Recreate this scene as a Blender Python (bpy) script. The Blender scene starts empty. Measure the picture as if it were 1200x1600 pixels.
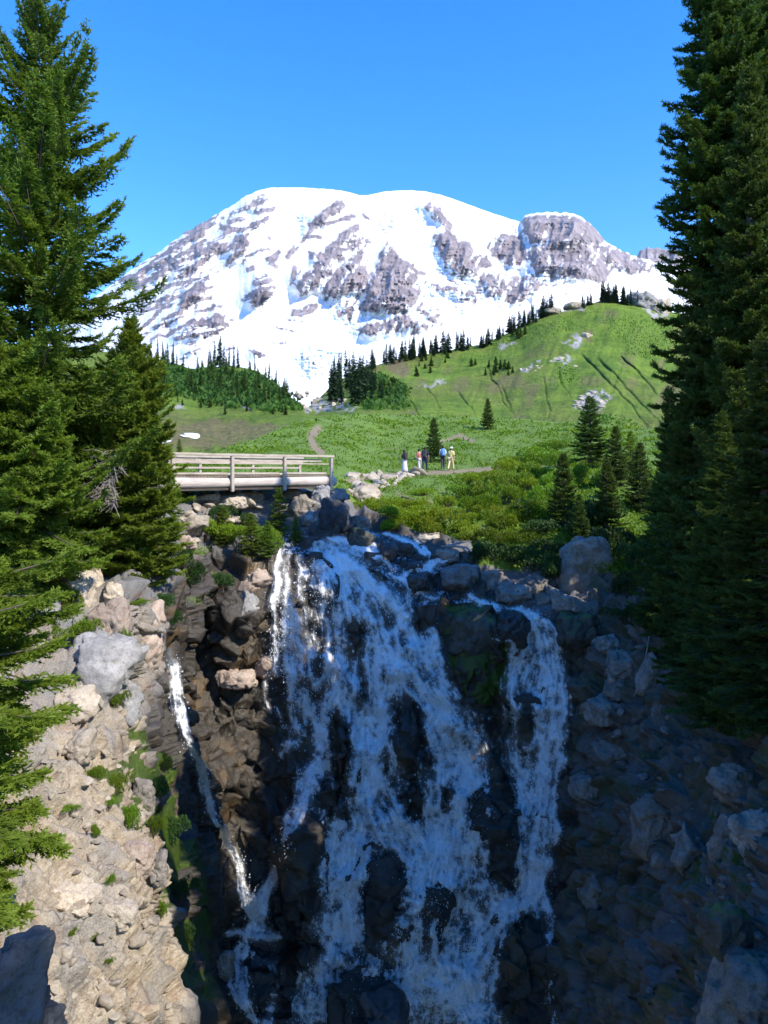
import bpy, math, random
import numpy as np
from mathutils import Vector
from mathutils.bvhtree import BVHTree

SC = bpy.context.scene
COL = SC.collection
F, HX, HY = 1200.0, 600.0, 770.0          # focal length and horizon of the view, in photo pixels


def P(px, py, d):
    """world point seen at (px, py) at the distance d along the view"""
    return np.array([(px - HX) / F * d, d, (HY - py) / F * d])


# ------------------------------------------------------------------ camera, sky, sun
cam_d = bpy.data.cameras.new('camera')
cam = bpy.data.objects.new('camera', cam_d)
COL.objects.link(cam)
cam.rotation_euler = (math.radians(90), 0, 0)
cam_d.sensor_fit = 'VERTICAL'
cam_d.sensor_height = 36.0
cam_d.sensor_width = 27.0
cam_d.lens = 27.0
cam_d.shift_y = -30 / 1600
cam_d.clip_start = 0.1
cam_d.clip_end = 60000
SC.camera = cam

SUN_EL, SUN_AZ = 42.0, 128.0               # degrees; azimuth clockwise from the view direction
sd = Vector((math.sin(math.radians(SUN_AZ)) * math.cos(math.radians(SUN_EL)),
             math.cos(math.radians(SUN_AZ)) * math.cos(math.radians(SUN_EL)),
             math.sin(math.radians(SUN_EL))))
sun_d = bpy.data.lights.new('sun', 'SUN')
sun_d.energy = 2.3
sun_d.angle = math.radians(0.5)
sun_d.color = (1.0, 0.92, 0.78)
sun = bpy.data.objects.new('sun', sun_d)
COL.objects.link(sun)
sun.rotation_euler = sd.to_track_quat('Z', 'Y').to_euler()

world = bpy.data.worlds.new('World')
SC.world = world
world.use_nodes = True
wn = world.node_tree
bg = wn.nodes['Background']
sky = wn.nodes.new('ShaderNodeTexSky')
sky.sky_type = 'NISHITA'
sky.sun_disc = False
sky.sun_elevation = math.radians(SUN_EL)
sky.sun_rotation = math.radians(SUN_AZ)
sky.altitude = 1700
sky.air_density = 1.0
sky.dust_density = 0.3
sky.ozone_density = 2.0
hs = wn.nodes.new('ShaderNodeHueSaturation')
hs.inputs['Saturation'].default_value = 1.405
hs.inputs['Value'].default_value = .88
hs.inputs['Hue'].default_value = .510
wn.links.new(sky.outputs[0], hs.inputs['Color'])
wn.links.new(hs.outputs[0], bg.inputs['Color'])
bg.inputs['Strength'].default_value = 0.15

SC.view_settings.view_transform = 'Standard'
SC.view_settings.look = 'None'
SC.view_settings.gamma = 1.0
SC.view_settings.exposure = 1.75
cy = SC.cycles
cy.use_denoising = True
cy.max_bounces = 6
cy.diffuse_bounces = 4
cy.glossy_bounces = 2
cy.transmission_bounces = 3
cy.transparent_max_bounces = 12
cy.caustics_reflective = False
cy.caustics_refractive = False


# ------------------------------------------------------------------ noise on arrays
def h3(i, j, k, s):
    i = i.astype(np.int64).astype(np.uint64)
    j = j.astype(np.int64).astype(np.uint64)
    k = k.astype(np.int64).astype(np.uint64)
    n = i * np.uint64(374761393) + j * np.uint64(668265263) + k * np.uint64(2246822519) + np.uint64((s * 3266489917) & 0xffffffffffff)
    n = (n ^ (n >> np.uint64(13))) * np.uint64(1274126177)
    n = (n ^ (n >> np.uint64(16))) * np.uint64(2654435761)
    n = n ^ (n >> np.uint64(15))
    return (n & np.uint64(0xffffff)).astype(np.float64) / float(0xffffff)


def vnoise(p, seed=0):
    f0 = np.floor(p)
    f = p - f0
    u = f * f * f * (f * (f * 6 - 15) + 10)
    i, j, k = f0[:, 0], f0[:, 1], f0[:, 2]
    r = 0
    for a in (0, 1):
        for b in (0, 1):
            for c in (0, 1):
                w = (u[:, 0] if a else 1 - u[:, 0]) * (u[:, 1] if b else 1 - u[:, 1]) * (u[:, 2] if c else 1 - u[:, 2])
                r = r + w * h3(i + a, j + b, k + c, seed)
    return r


def fbm(p, octaves=4, seed=0, gain=0.5):
    r, a, t = 0, 1.0, 0
    for o in range(octaves):
        r = r + a * vnoise(p * 2.0 ** o + 17.3 * o, seed + o)
        t += a
        a *= gain
    return r / t


def ridged(p, octaves=4, seed=0, gain=0.5):
    r, a, t = 0, 1.0, 0
    for o in range(octaves):
        r = r + a * (1 - np.abs(2 * vnoise(p * 2.0 ** o + 31.7 * o, seed + o) - 1))
        t += a
        a *= gain
    return r / t


def facets(p, seed=0, tilt=0.6):
    """cells with a flat tilted face each: height, distance to the crack between cells, cell id"""
    c0 = np.floor(p)
    n = len(p)
    b1 = np.full(n, 9e9)
    b2 = np.full(n, 9e9)
    h = np.zeros(n)
    idv = np.zeros(n)
    for a in (-1, 0, 1):
        for b in (-1, 0, 1):
            for c in (-1, 0, 1):
                i, j, k = c0[:, 0] + a, c0[:, 1] + b, c0[:, 2] + c
                q = np.stack([i + h3(i, j, k, seed), j + h3(i, j, k, seed + 1), k + h3(i, j, k, seed + 2)], 1)
                d = p - q
                dd = (d * d).sum(1)
                near = dd < b1
                b2 = np.where(near, b1, np.minimum(b2, dd))
                b1 = np.where(near, dd, b1)
                t = np.stack([h3(i, j, k, seed + 3), h3(i, j, k, seed + 4), h3(i, j, k, seed + 5)], 1) - .5
                o = h3(i, j, k, seed + 6) - .5
                h = np.where(near, o + 2 * tilt * (t * d).sum(1), h)
                idv = np.where(near, o + .5, idv)
    return h, np.sqrt(b2) - np.sqrt(b1), idv


def sstep(a, b, x):
    t = np.clip((x - a) / (b - a), 0, 1)
    return t * t * (3 - 2 * t)


def in_poly(X, Y, poly):
    r = np.zeros(X.shape, bool)
    n = len(poly)
    for i in range(n):
        x0, y0 = poly[i]
        x1, y1 = poly[(i + 1) % n]
        if y0 == y1:
            continue
        c = ((y0 > Y) != (y1 > Y)) & (X < (x1 - x0) * (Y - y0) / (y1 - y0) + x0)
        r ^= c
    return r


def seg_dist(X, Y, pts):
    """distance to a polyline, the parameter along it, and its tangent there"""
    best = np.full(X.shape, 9e9)
    bs = np.zeros(X.shape)
    tx = np.zeros(X.shape)
    ty = np.ones(X.shape)
    tot = sum(math.hypot(pts[i + 1][0] - pts[i][0], pts[i + 1][1] - pts[i][1]) for i in range(len(pts) - 1))
    acc = 0.0
    for i in range(len(pts) - 1):
        x0, y0 = pts[i][0], pts[i][1]
        dx, dy = pts[i + 1][0] - x0, pts[i + 1][1] - y0
        L = math.hypot(dx, dy) + 1e-9
        t = np.clip(((X - x0) * dx + (Y - y0) * dy) / L / L, 0, 1)
        d = np.hypot(X - x0 - t * dx, Y - y0 - t * dy)
        m = d < best
        best = np.where(m, d, best)
        bs = np.where(m, (acc + t * L) / tot, bs)
        tx = np.where(m, dx / L, tx)
        ty = np.where(m, dy / L, ty)
        acc += L
    return best, bs, tx, ty


def poly_dist(X, Y, poly):
    """signed: positive inside"""
    d = seg_dist(X, Y, list(poly) + [poly[0]])[0]
    return np.where(in_poly(X, Y, poly), d, -d)


def box_blur(a, r, times=2):
    for _ in range(times):
        for ax in (0, 1):
            p = np.pad(a, [(r + 1, r) if k == ax else (0, 0) for k in (0, 1)], mode='edge')
            c = np.cumsum(p, axis=ax)
            n = a.shape[ax]
            if ax == 0:
                a = (c[2 * r + 1:2 * r + 1 + n] - c[:n]) / (2 * r + 1)
            else:
                a = (c[:, 2 * r + 1:2 * r + 1 + n] - c[:, :n]) / (2 * r + 1)
    return a


class TPS:
    """thin plate through scattered control points (px, py, log distance)"""
    def __init__(s, pts, reg=1e-4):
        a = np.array(pts, float)
        s.c = a[:, :2] / 400
        y = np.log(a[:, 2])
        n = len(a)
        K = s.k(s.c, s.c) + reg * np.eye(n)
        Q = np.concatenate([np.ones((n, 1)), s.c], 1)
        A = np.zeros((n + 3, n + 3))
        A[:n, :n] = K
        A[:n, n:] = Q
        A[n:, :n] = Q.T
        s.w = np.linalg.solve(A, np.concatenate([y, np.zeros(3)]))

    def k(s, a, b):
        r2 = ((a[:, None, :] - b[None]) ** 2).sum(2)
        return 0.5 * r2 * np.log(r2 + 1e-12)

    def __call__(s, X, Y):
        q = np.stack([X.ravel(), Y.ravel()], 1) / 400
        out = []
        for i in range(0, len(q), 40000):
            z = q[i:i + 40000]
            out.append(s.k(z, s.c) @ s.w[:-3] + np.concatenate([np.ones((len(z), 1)), z], 1) @ s.w[-3:])
        return np.exp(np.concatenate(out)).reshape(X.shape)


# ------------------------------------------------------------------ meshes and objects
def mesh_np(name, V, Fc, attrs=None, smooth=True):
    """V (n,3), Fc (m,3) or (m,4) index array; attrs: per-vertex float arrays"""
    me = bpy.data.meshes.new(name)
    V = np.ascontiguousarray(V, np.float32)
    Fc = np.ascontiguousarray(Fc, np.int32)
    m, k = Fc.shape
    me.vertices.add(len(V))
    me.vertices.foreach_set('co', V.ravel())
    me.loops.add(m * k)
    me.loops.foreach_set('vertex_index', Fc.ravel())
    me.polygons.add(m)
    me.polygons.foreach_set('loop_start', np.arange(0, m * k, k, dtype=np.int32))
    me.polygons.foreach_set('use_smooth', np.full(m, smooth, bool))
    for an, av in (attrs or {}).items():
        at = me.attributes.new(an, 'FLOAT', 'POINT')
        at.data.foreach_set('value', np.ascontiguousarray(av, np.float32).ravel())
    me.update(calc_edges=True)
    return me


def grid_faces(nr, nc):
    i = np.arange(nr * nc).reshape(nr, nc)
    return np.stack([i[:-1, :-1], i[1:, :-1], i[1:, 1:], i[:-1, 1:]], -1).reshape(-1, 4)


def obj(name, me, mat=None, parent=None):
    o = bpy.data.objects.new(name, me)
    COL.objects.link(o)
    if mat is not None and not me.materials:
        me.materials.append(mat)
    if parent is not None:
        o.parent = parent
    return o


def tag(o, label=None, cat=None, group=None, kind=None):
    if label: o['label'] = label
    if cat: o['category'] = cat
    if group: o['group'] = group
    if kind: o['kind'] = kind
    return o


def thing(name, label, cat, loc=(0, 0, 0), rz=0.0, group=None, scale=1.0):
    o = bpy.data.objects.new(name, None)
    o.empty_display_size = 0.3
    COL.objects.link(o)
    o.location = tuple(float(v) for v in loc)
    o.rotation_euler = (0, 0, rz)
    o.scale = (scale,) * 3 if isinstance(scale, (int, float)) else scale
    return tag(o, label, cat, group)


class MB:
    """collects boxes and tubes into one mesh"""
    def __init__(s):
        s.v, s.f = [], []

    def box(s, c, size, ax=(1, 0, 0), ay=(0, 1, 0), az=(0, 0, 1), bevel=0.0, taper=1.0):
        c, ax, ay, az = (np.array(q, float) for q in (c, ax, ay, az))
        hx, hy, hz = (q / 2 for q in size)
        n = len(s.v)
        b = min(bevel, hx * .9, hy * .9)
        ring = [(-hx, -hy + b), (-hx + b, -hy), (hx - b, -hy), (hx, -hy + b), (hx, hy - b), (hx - b, hy), (-hx + b, hy), (-hx, hy - b)] if b > 0 else [(-hx, -hy), (hx, -hy), (hx, hy), (-hx, hy)]
        k = len(ring)
        for z in (-hz, hz):
            t = taper if z > 0 else 1
            for x, y in ring:
                s.v.append(c + ax * x * t + ay * y * t + az * z)
        for i in range(k):
            j = (i + 1) % k
            s.f.append((n + i, n + j, n + k + j, n + k + i))
        s.f.append(tuple(n + i for i in reversed(range(k))))
        s.f.append(tuple(n + k + i for i in range(k)))

    def tube(s, pts, radii, sides=8, jit=0.0, rng=None):
        pts = [np.array(q, float) for q in pts]
        n0 = len(s.v)
        m = len(pts)
        for i, p in enumerate(pts):
            t = pts[min(i + 1, m - 1)] - pts[max(i - 1, 0)]
            t = t / (np.linalg.norm(t) + 1e-9)
            a = np.cross(t, (0, 0, 1.0) if abs(t[2]) < .9 else (1.0, 0, 0))
            a /= np.linalg.norm(a)
            b = np.cross(t, a)
            for q in range(sides):
                an = 2 * math.pi * q / sides
                r = radii[i] * (1 + (rng.uniform(-jit, jit) if rng is not None else 0))
                s.v.append(p + r * (a * math.cos(an) + b * math.sin(an)))
        for i in range(m - 1):
            for q in range(sides):
                q2 = (q + 1) % sides
                s.f.append((n0 + i * sides + q, n0 + i * sides + q2, n0 + (i + 1) * sides + q2, n0 + (i + 1) * sides + q))
        s.f.append(tuple(n0 + q for q in reversed(range(sides))))
        s.f.append(tuple(n0 + (m - 1) * sides + q for q in range(sides)))

    def mesh(s, name, smooth=False):
        me = bpy.data.meshes.new(name)
        me.from_pydata([tuple(v) for v in s.v], [], s.f)
        if smooth:
            me.polygons.foreach_set('use_smooth', np.ones(len(me.polygons), bool))
        me.update()
        return me

    def build(s, name, mat, parent=None, smooth=False):
        return obj(name, s.mesh(name, smooth), mat, parent)


# ------------------------------------------------------------------ materials
class N:
    def __init__(s, name):
        s.m = bpy.data.materials.new(name)
        s.m.use_nodes = True
        s.t = s.m.node_tree
        s.n = s.t.nodes
        s.bsdf = s.n['Principled BSDF']
        s.out = s.n['Material Output']
        s.tc = None

    def link(s, a, b):
        s.t.links.new(a, b)

    def put(s, sock, v):
        if v is None:
            return
        if hasattr(v, 'is_linked'):
            s.link(v, sock)
        elif isinstance(v, (tuple, list)) and len(v) == 3 and sock.type == 'RGBA':
            sock.default_value = (*v, 1)
        else:
            sock.default_value = v

    def obj_co(s):
        if s.tc is None:
            s.tc = s.n.new('ShaderNodeTexCoord')
        return s.tc.outputs['Object']

    def pos(s):
        return s.n.new('ShaderNodeNewGeometry').outputs['Position']

    def mapping(s, v, scale=(1, 1, 1), rot=(0, 0, 0)):
        m = s.n.new('ShaderNodeMapping')
        s.link(v, m.inputs['Vector'])
        m.inputs['Scale'].default_value = scale
        m.inputs['Rotation'].default_value = rot
        return m.outputs[0]

    def noise(s, scale, detail=4, rough=.55, vec=None, dist=0.0):
        m = s.n.new('ShaderNodeTexNoise')
        s.link(vec if vec is not None else s.obj_co(), m.inputs['Vector'])
        m.inputs['Scale'].default_value = scale
        m.inputs['Detail'].default_value = detail
        m.inputs['Roughness'].default_value = rough
        m.inputs['Distortion'].default_value = dist
        return m.outputs['Fac']

    def voronoi(s, scale, vec=None, feature='DISTANCE_TO_EDGE', out='Distance'):
        m = s.n.new('ShaderNodeTexVoronoi')
        m.feature = feature
        s.link(vec if vec is not None else s.obj_co(), m.inputs['Vector'])
        m.inputs['Scale'].default_value = scale
        return m.outputs[out]

    def attr(s, name):
        m = s.n.new('ShaderNodeAttribute')
        m.attribute_name = name
        return m.outputs['Fac']

    def ramp(s, fac, stops, interp='LINEAR'):
        m = s.n.new('ShaderNodeValToRGB')
        m.color_ramp.interpolation = interp
        e = m.color_ramp.elements
        while len(e) < len(stops):
            e.new(0.5)
        for q, (p, c) in zip(e, stops):
            q.position = p
            q.color = (c, c, c, 1) if isinstance(c, (int, float)) else (*c, 1)
        s.link(fac, m.inputs[0])
        return m.outputs[0]

    def mix(s, fac, a, b, mode='MIX'):
        m = s.n.new('ShaderNodeMix')
        m.data_type = 'RGBA'
        m.blend_type = mode
        s.put(m.inputs[0], fac)
        s.put(m.inputs[6], a)
        s.put(m.inputs[7], b)
        return m.outputs[2]

    def math(s, op, a, b=None, clamp=False):
        m = s.n.new('ShaderNodeMath')
        m.operation = op
        m.use_clamp = clamp
        s.put(m.inputs[0], a)
        if b is not None:
            s.put(m.inputs[1], b)
        return m.outputs[0]

    def rand(s):
        return s.n.new('ShaderNodeObjectInfo').outputs['Random']

    def hsv(s, c, h=None, sa=None, v=None):
        m = s.n.new('ShaderNodeHueSaturation')
        s.put(m.inputs['Color'], c)
        s.put(m.inputs['Hue'], h)
        s.put(m.inputs['Saturation'], sa)
        s.put(m.inputs['Value'], v)
        return m.outputs[0]

    def bump(s, height, strength=.5, dist=.05):
        m = s.n.new('ShaderNodeBump')
        m.inputs['Strength'].default_value = strength
        m.inputs['Distance'].default_value = dist
        s.link(height, m.inputs['Height'])
        s.link(m.outputs[0], s.bsdf.inputs['Normal'])
        return m

    def set(s, color=None, rough=None, spec=None, **kw):
        s.put(s.bsdf.inputs['Base Color'], color)
        s.put(s.bsdf.inputs['Roughness'], rough)
        s.put(s.bsdf.inputs['Specular IOR Level'], spec)
        for k, v in kw.items():
            s.put(s.bsdf.inputs[k.replace('_', ' ')], v)
        return s

    def translucent(s, color, fac):
        t = s.n.new('ShaderNodeBsdfTranslucent')
        s.put(t.inputs['Color'], color)
        m = s.n.new('ShaderNodeMixShader')
        s.put(m.inputs[0], fac)
        s.link(s.bsdf.outputs[0], m.inputs[1])
        s.link(t.outputs[0], m.inputs[2])
        s.link(m.outputs[0], s.out.inputs['Surface'])


def flat_mat(name, color, rough=.7, var=.25, scale=8.0, spec=.3):
    n = N(name)
    f = n.noise(scale, 5, .6)
    c = n.mix(f, tuple(q * (1 - var) for q in color), tuple(min(1, q * (1 + var)) for q in color))
    n.set(c, rough, spec)
    n.bump(f, .3, .02)
    return n.m


def foliage_mat(name, base, tip, trans=.25, rough=.55, spec=.25, var=.25):
    n = N(name)
    t = n.attr('tint')
    c = n.mix(t, base, tip)
    r = n.rand()
    c = n.hsv(c, n.math('ADD', n.math('MULTIPLY', r, .03), .485), 1.0, n.math('ADD', n.math('MULTIPLY', r, 2 * var), 1 - var))
    n.set(c, rough, spec)
    n.translucent(n.hsv(c, .49, 1.1, 1.3), trans)
    return n.m
# ================================================================== near terrain: gorge, banks, meadow
CREST = [(-420, 640), (0, 690), (200, 712), (260, 711), (340, 706), (400, 686), (440, 668), (480, 655), (560, 646), (700, 650), (800, 655), (900, 660), (1000, 668), (1100, 680), (1250, 690), (1700, 690)]
CTRL = [
    # meadow mound up to its crest
    (-420, 650, 40), (0, 690, 40), (200, 712, 44), (260, 711, 48), (340, 706, 52), (400, 686, 68), (480, 655, 86), (560, 646, 96), (700, 650, 102), (800, 655, 100), (900, 660, 95),
    (1000, 668, 85), (1100, 682, 68), (1250, 700, 56), (1600, 700, 45),
    (350, 725, 46), (500, 700, 62), (500, 730, 50), (600, 700, 74), (700, 700, 77), (800, 700, 75), (900, 710, 64), (1000, 725, 52),
    (632, 740, 55), (700, 738, 56), (780, 732, 58), (560, 750, 48), (860, 735, 55),
    # round the bridge
    (520, 766, 39), (255, 768, 32.5), (357, 770, 35.2), (430, 772, 37.2), (400, 792, 36), (450, 800, 36.5), (480, 828, 35.6), (380, 832, 34), (330, 800, 34), (300, 852, 31.5),
    # lip and upper stream
    (440, 868, 33.2), (500, 850, 34.6), (560, 880, 34.2), (620, 880, 34.8), (600, 838, 36.4), (680, 880, 35), (650, 930, 33.6), (740, 935, 33.6), (820, 950, 33.1), (870, 962, 32.6),
    (560, 800, 40), (640, 822, 38.6), (700, 832, 37.8), (760, 862, 36.2), (640, 770, 46), (720, 770, 47), (820, 780, 44), (760, 820, 40), (860, 850, 36), (940, 830, 36), (900, 765, 46), (1000, 800, 41),
    (800, 890, 35), (880, 920, 33.4), (940, 920, 32.4),
    # the falls' face
    (420, 900, 32.2), (420, 1000, 31.6), (420, 1150, 31.2), (420, 1300, 30.4), (430, 1460, 29.6), (420, 1600, 28.3),
    (540, 950, 33), (540, 1100, 31.6), (540, 1300, 30.2), (540, 1600, 28), (650, 1000, 32.6), (650, 1200, 31), (650, 1400, 29.4), (650, 1600, 27.6),
    (750, 1000, 33), (750, 1150, 31.8), (750, 1300, 30.6), (750, 1480, 28.8), (760, 1600, 27.6), (830, 1000, 32.6), (840, 1200, 31), (840, 1400, 29.2), (830, 1600, 27),
    # right wall
    (900, 1000, 31.5), (900, 1200, 29.3), (900, 1400, 27.2), (900, 1600, 24.6), (960, 950, 31), (960, 1100, 28.2), (960, 1300, 25.2), (960, 1500, 22.2), (960, 1620, 20.4),
    (1050, 950, 28), (1050, 1100, 25), (1050, 1300, 21), (1050, 1600, 15.4), (1150, 950, 25), (1150, 1100, 21.6), (1150, 1300, 17.2), (1150, 1600, 12.3),
    (1300, 900, 20), (1300, 1200, 14), (1300, 1600, 9), (1200, 850, 27), (1100, 850, 30.5), (1000, 880, 33), (1100, 760, 42), (1250, 780, 33), (1600, 800, 25), (1600, 1200, 12), (1600, 1600, 8),
    # left alcove and inner wall
    (330, 900, 30.5), (330, 1100, 30), (330, 1300, 29), (340, 1500, 27.3), (350, 1620, 25.6), (280, 900, 27), (270, 1020, 26), (290, 1150, 27), (295, 1250, 24.6), (300, 1400, 22.8), (320, 1550, 21),
    # sunlit left bank
    (225, 950, 22), (212, 1050, 21), (215, 1150, 19.8), (230, 1280, 18), (248, 1400, 16.4), (275, 1590, 14), (100, 900, 22.5), (100, 1000, 19.8), (100, 1150, 16.6), (100, 1300, 14), (110, 1450, 11.8), (120, 1600, 10.2),
    (0, 900, 21), (0, 1000, 17.8), (0, 1150, 14.8), (0, 1300, 11.8), (0, 1600, 8.2), (-150, 900, 18), (-150, 1200, 11), (-150, 1600, 7), (-420, 900, 15), (-420, 1600, 6),
    (150, 850, 25.5), (0, 800, 26), (200, 780, 31), (100, 730, 33), (220, 880, 24.5),
    (-150, 2050, 5), (300, 2050, 10.5), (600, 2050, 24), (900, 2050, 16), (1200, 2050, 7.2), (1600, 2050, 5), (-420, 2050, 4.4),
]
tps = TPS(CTRL)

xs = np.concatenate([np.linspace(-420, -20, 60, endpoint=False), np.arange(-20, 200, 2.2), np.arange(200, 345, .8), np.arange(345, 880, 2.2), np.arange(880, 1220, 1.3), np.linspace(1222, 1620, 60)])
crest = np.interp(xs, [c[0] for c in CREST], [c[1] for c in CREST])
rowsA = np.linspace(0, 1, 64, endpoint=False)
rowsB = np.concatenate([np.arange(780, 1620, 2.2), np.linspace(1624, 2050, 40)])
PX = np.repeat(xs[None], len(rowsA) + len(rowsB), 0)
PY = np.concatenate([crest[None] + (780 - crest[None]) * rowsA[:, None], np.repeat(rowsB[:, None], len(xs), 1)])
D = tps(PX, PY)


def bulge(cx, cy, rx, ry, amt, sharp=2.0):
    q = ((PX - cx) / rx) ** 2 + ((PY - cy) / ry) ** 2
    return amt * np.exp(-q ** (sharp / 2) * 1.0)


# rocks that stand out of the falls and ledges: (cx, cy, rx, ry, metres towards the viewer)
OUTCROP = [(533, 1180, 18, 62, 1.1), (640, 1140, 34, 60, 1.0), (603, 1400, 36, 78, 1.4), (468, 1370, 34, 105, 1.6), (776, 1290, 24, 85, 1.3), (742, 1040, 52, 95, 1.5), (790, 985, 42, 30, .9),
           (822, 1130, 22, 34, .6), (642, 1252, 28, 34, .6), (668, 1440, 15, 62, .5), (800, 1500, 26, 95, 1.0), (585, 1585, 44, 46, 1.2), (655, 955, 22, 34, .5), (845, 1480, 20, 50, .7), (560, 985, 22, 28, .35),
           (527, 1262, 13, 16, .5), (405, 1500, 26, 20, .6), (405, 1545, 20, 40, .6), (480, 1480, 26, 40, .7), (620, 1050, 20, 22, .4), (700, 1250, 22, 40, .35), (890, 975, 34, 46, 1.2), (930, 1130, 40, 50, .9),
           (380, 960, 46, 40, .7), (370, 1120, 60, 40, .6)]
for o in OUTCROP:
    D = D - bulge(*o)
# dark slot in the alcove and the undercut under the left shrubs
D = D + bulge(325, 1000, 26, 150, 2.0) + bulge(300, 930, 34, 50, 1.2) + bulge(395, 1055, 26, 12, .7)
V = np.stack([(PX - HX) / F * D, D, (HY - PY) / F * D], -1)


def grid_normals(V):
    du = np.gradient(V, axis=1)
    dv = np.gradient(V, axis=0)
    n = np.cross(du, dv)
    n /= np.linalg.norm(n, axis=-1, keepdims=True) + 1e-12
    return n


Nn = grid_normals(V)
Nn *= np.where((Nn * V).sum(-1, keepdims=True) > 0, -1, 1)      # towards the viewer
pw = V.reshape(-1, 3)
q2 = np.stack([PX.ravel() / 60, PY.ravel() / 60, np.zeros(PX.size)], 1)
wx = (fbm(q2, 4, 5) - .5).reshape(PX.shape) * 60
wy = (fbm(q2, 4, 55) - .5).reshape(PX.shape) * 60
WX, WY = PX + wx, PY + wy
WX2, WY2 = PX + wx * .4, PY + wy * .4

# where green things grow: meadow, shrub bank, moss, weeds
GREEN_EDGE = [(-420, 940), (0, 905), (60, 880), (150, 850), (215, 800), (262, 776), (300, 768), (420, 768), (520, 765), (548, 780), (580, 800), (640, 828), (700, 842), (735, 850), (745, 880), (800, 890), (860, 880), (960, 890), (1060, 960), (1200, 1010), (1620, 1040)]
ge = np.interp(PX, [c[0] for c in GREEN_EDGE], [c[1] for c in GREEN_EDGE])
veg = sstep(8, -8, WY2 - ge)
MOSS = [([(208, 1140), (268, 1170), (296, 1290), (326, 1440), (330, 1560), (285, 1575), (258, 1440), (232, 1300), (204, 1200)], 1.1),
        ([(690, 945), (760, 940), (790, 985), (800, 1040), (780, 1110), (730, 1090), (700, 1040)], .9), ([(868, 950), (925, 960), (930, 1010), (880, 1010)], .9),
        ([(190, 985), (205, 1000), (206, 1060), (196, 1040)], .9), ([(120, 955), (155, 960), (150, 1000), (118, 995)], .8), ([(150, 1190), (200, 1180), (240, 1290), (210, 1300), (170, 1250)], .75),
        ([(205, 1060), (250, 1060), (255, 1100), (215, 1110)], .6), ([(270, 850), (340, 850), (340, 930), (290, 960)], .55), ([(930, 1150), (1010, 1180), (1000, 1300), (900, 1260), (900, 1200)], .4),
        ([(1080, 1280), (1180, 1260), (1180, 1420), (1080, 1440)], .55), ([(1000, 1350), (1080, 1330), (1060, 1500), (1010, 1590)], .4), ([(940, 1020), (1040, 1010), (1050, 1180), (960, 1180)], .35),
        ([(540, 815), (575, 815), (580, 865), (555, 865)], .8), ([(880, 1540), (960, 1540), (960, 1600), (880, 1600)], .4), ([(110, 1240), (180, 1250), (230, 1350), (200, 1370), (150, 1330)], .35)]
mbreak = fbm(np.stack([PX.ravel() / 16, PY.ravel() / 22, np.zeros(PX.size)], 1), 4, 92, .6).reshape(PX.shape)
for poly, a in MOSS:
    veg = np.maximum(veg, a * sstep(-16, 12, poly_dist(WX2, WY2, poly)) * sstep(.30, .62, mbreak))
speck = fbm(np.stack([PX.ravel() / 9, PY.ravel() / 9, np.zeros(PX.size)], 1), 3, 91).reshape(PX.shape)
veg = np.clip(veg, 0, 1)

# wet dark rock round the water; left part also paints the inner wall's shade
WET_SHADE = [[(268, 880), (330, 866), (420, 836), (560, 800), (700, 850), (800, 940), (880, 960), (930, 1150), (900, 1400), (880, 1640), (300, 1640), (262, 1400), (240, 1280), (228, 1120), (248, 1010)]]
wet = np.zeros(PX.shape)
for poly in WET_SHADE:
    wet = np.maximum(wet, sstep(-14, 14, poly_dist(WX, WY, poly)))
BANK = [(-420, 900), (60, 880), (200, 930), (250, 940), (246, 1040), (218, 1120), (236, 1280), (256, 1400), (290, 1640), (300, 2060), (-420, 2060)]
bank = sstep(-10, 10, poly_dist(WX2, WY2, BANK))
pale = bank * sstep(1000, 1180, PY + wx * .8)                    # tan scree lower down, grey blocks above
pale = np.maximum(pale, .5 * bank)
soil = np.zeros(PX.shape)
for pts, w in [([(497, 668), (486, 680), (488, 694), (502, 708)], 6), ([(742, 735), (800, 730), (850, 728)], 2.6), ([(535, 752), (600, 744), (660, 741), (742, 736)], 3.2), ([(690, 690), (720, 680), (740, 690)], 3)]:
    soil = np.maximum(soil, sstep(w * 1.4, w * .5, seg_dist(PX + wx * .12, PY + wy * .08, pts)[0]))
soil = np.maximum(soil, .7 * sstep(.56, .7, speck) * sstep(840, 760, PY) * sstep(760, 775, PY) * sstep(760, 700, PX))

# rocky relief
rock = 1 - veg * .85
rock = np.where(PY < 790, np.minimum(rock, .35), rock)
an = np.stack([pw[:, 0] * 1.0 + pw[:, 2] * .35, pw[:, 1], pw[:, 2] * .8 - pw[:, 0] * .35], 1)
f1, c1, i1 = facets(an / 1.9, 11, 1.0)
f2, c2, i2 = facets(an / .62 + 5, 21, 1.0)
f3, c3, i3 = facets(an / .21 + 9, 31, .8)
f4 = fbm(pw * 3.0, 4, 41) - .5
near = np.clip(pw[:, 1] / 26, .35, 1)
cell_w = np.maximum(np.linalg.norm(np.gradient(V, axis=1), axis=-1), np.linalg.norm(np.gradient(V, axis=0), axis=-1)).ravel() * 1.1
cell_w = box_blur(cell_w.reshape(PX.shape), 3, 1).ravel()
lim = lambda sc: np.clip((sc / cell_w - 2.0) / 4.0, 0, 1)          # no detail finer than the sheet can carry
h = near * (.66 * f1 - .12 * np.exp(-c1 / .025)) * lim(1.9) + near * (.32 * f2 - .05 * np.exp(-c2 / .03)) * lim(.62) + .11 * f3 * lim(.21) + .16 * f4 * lim(.4)
meadow_h = (.5 * (fbm(pw / 3.0, 4, 61) - .5)) * np.clip(pw[:, 1] / 50, .4, 1.6)
e1 = pw[:, 0] * .62 - pw[:, 2] * .62 - pw[:, 1] * .48            # along the dip of the beds
e2 = pw[:, 0] * .70 + pw[:, 2] * .71
e3 = pw[:, 1] * .85 + pw[:, 2] * .30 - pw[:, 0] * .30
warp = (fbm(pw / .8, 3, 44) - .5) * .5
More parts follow.
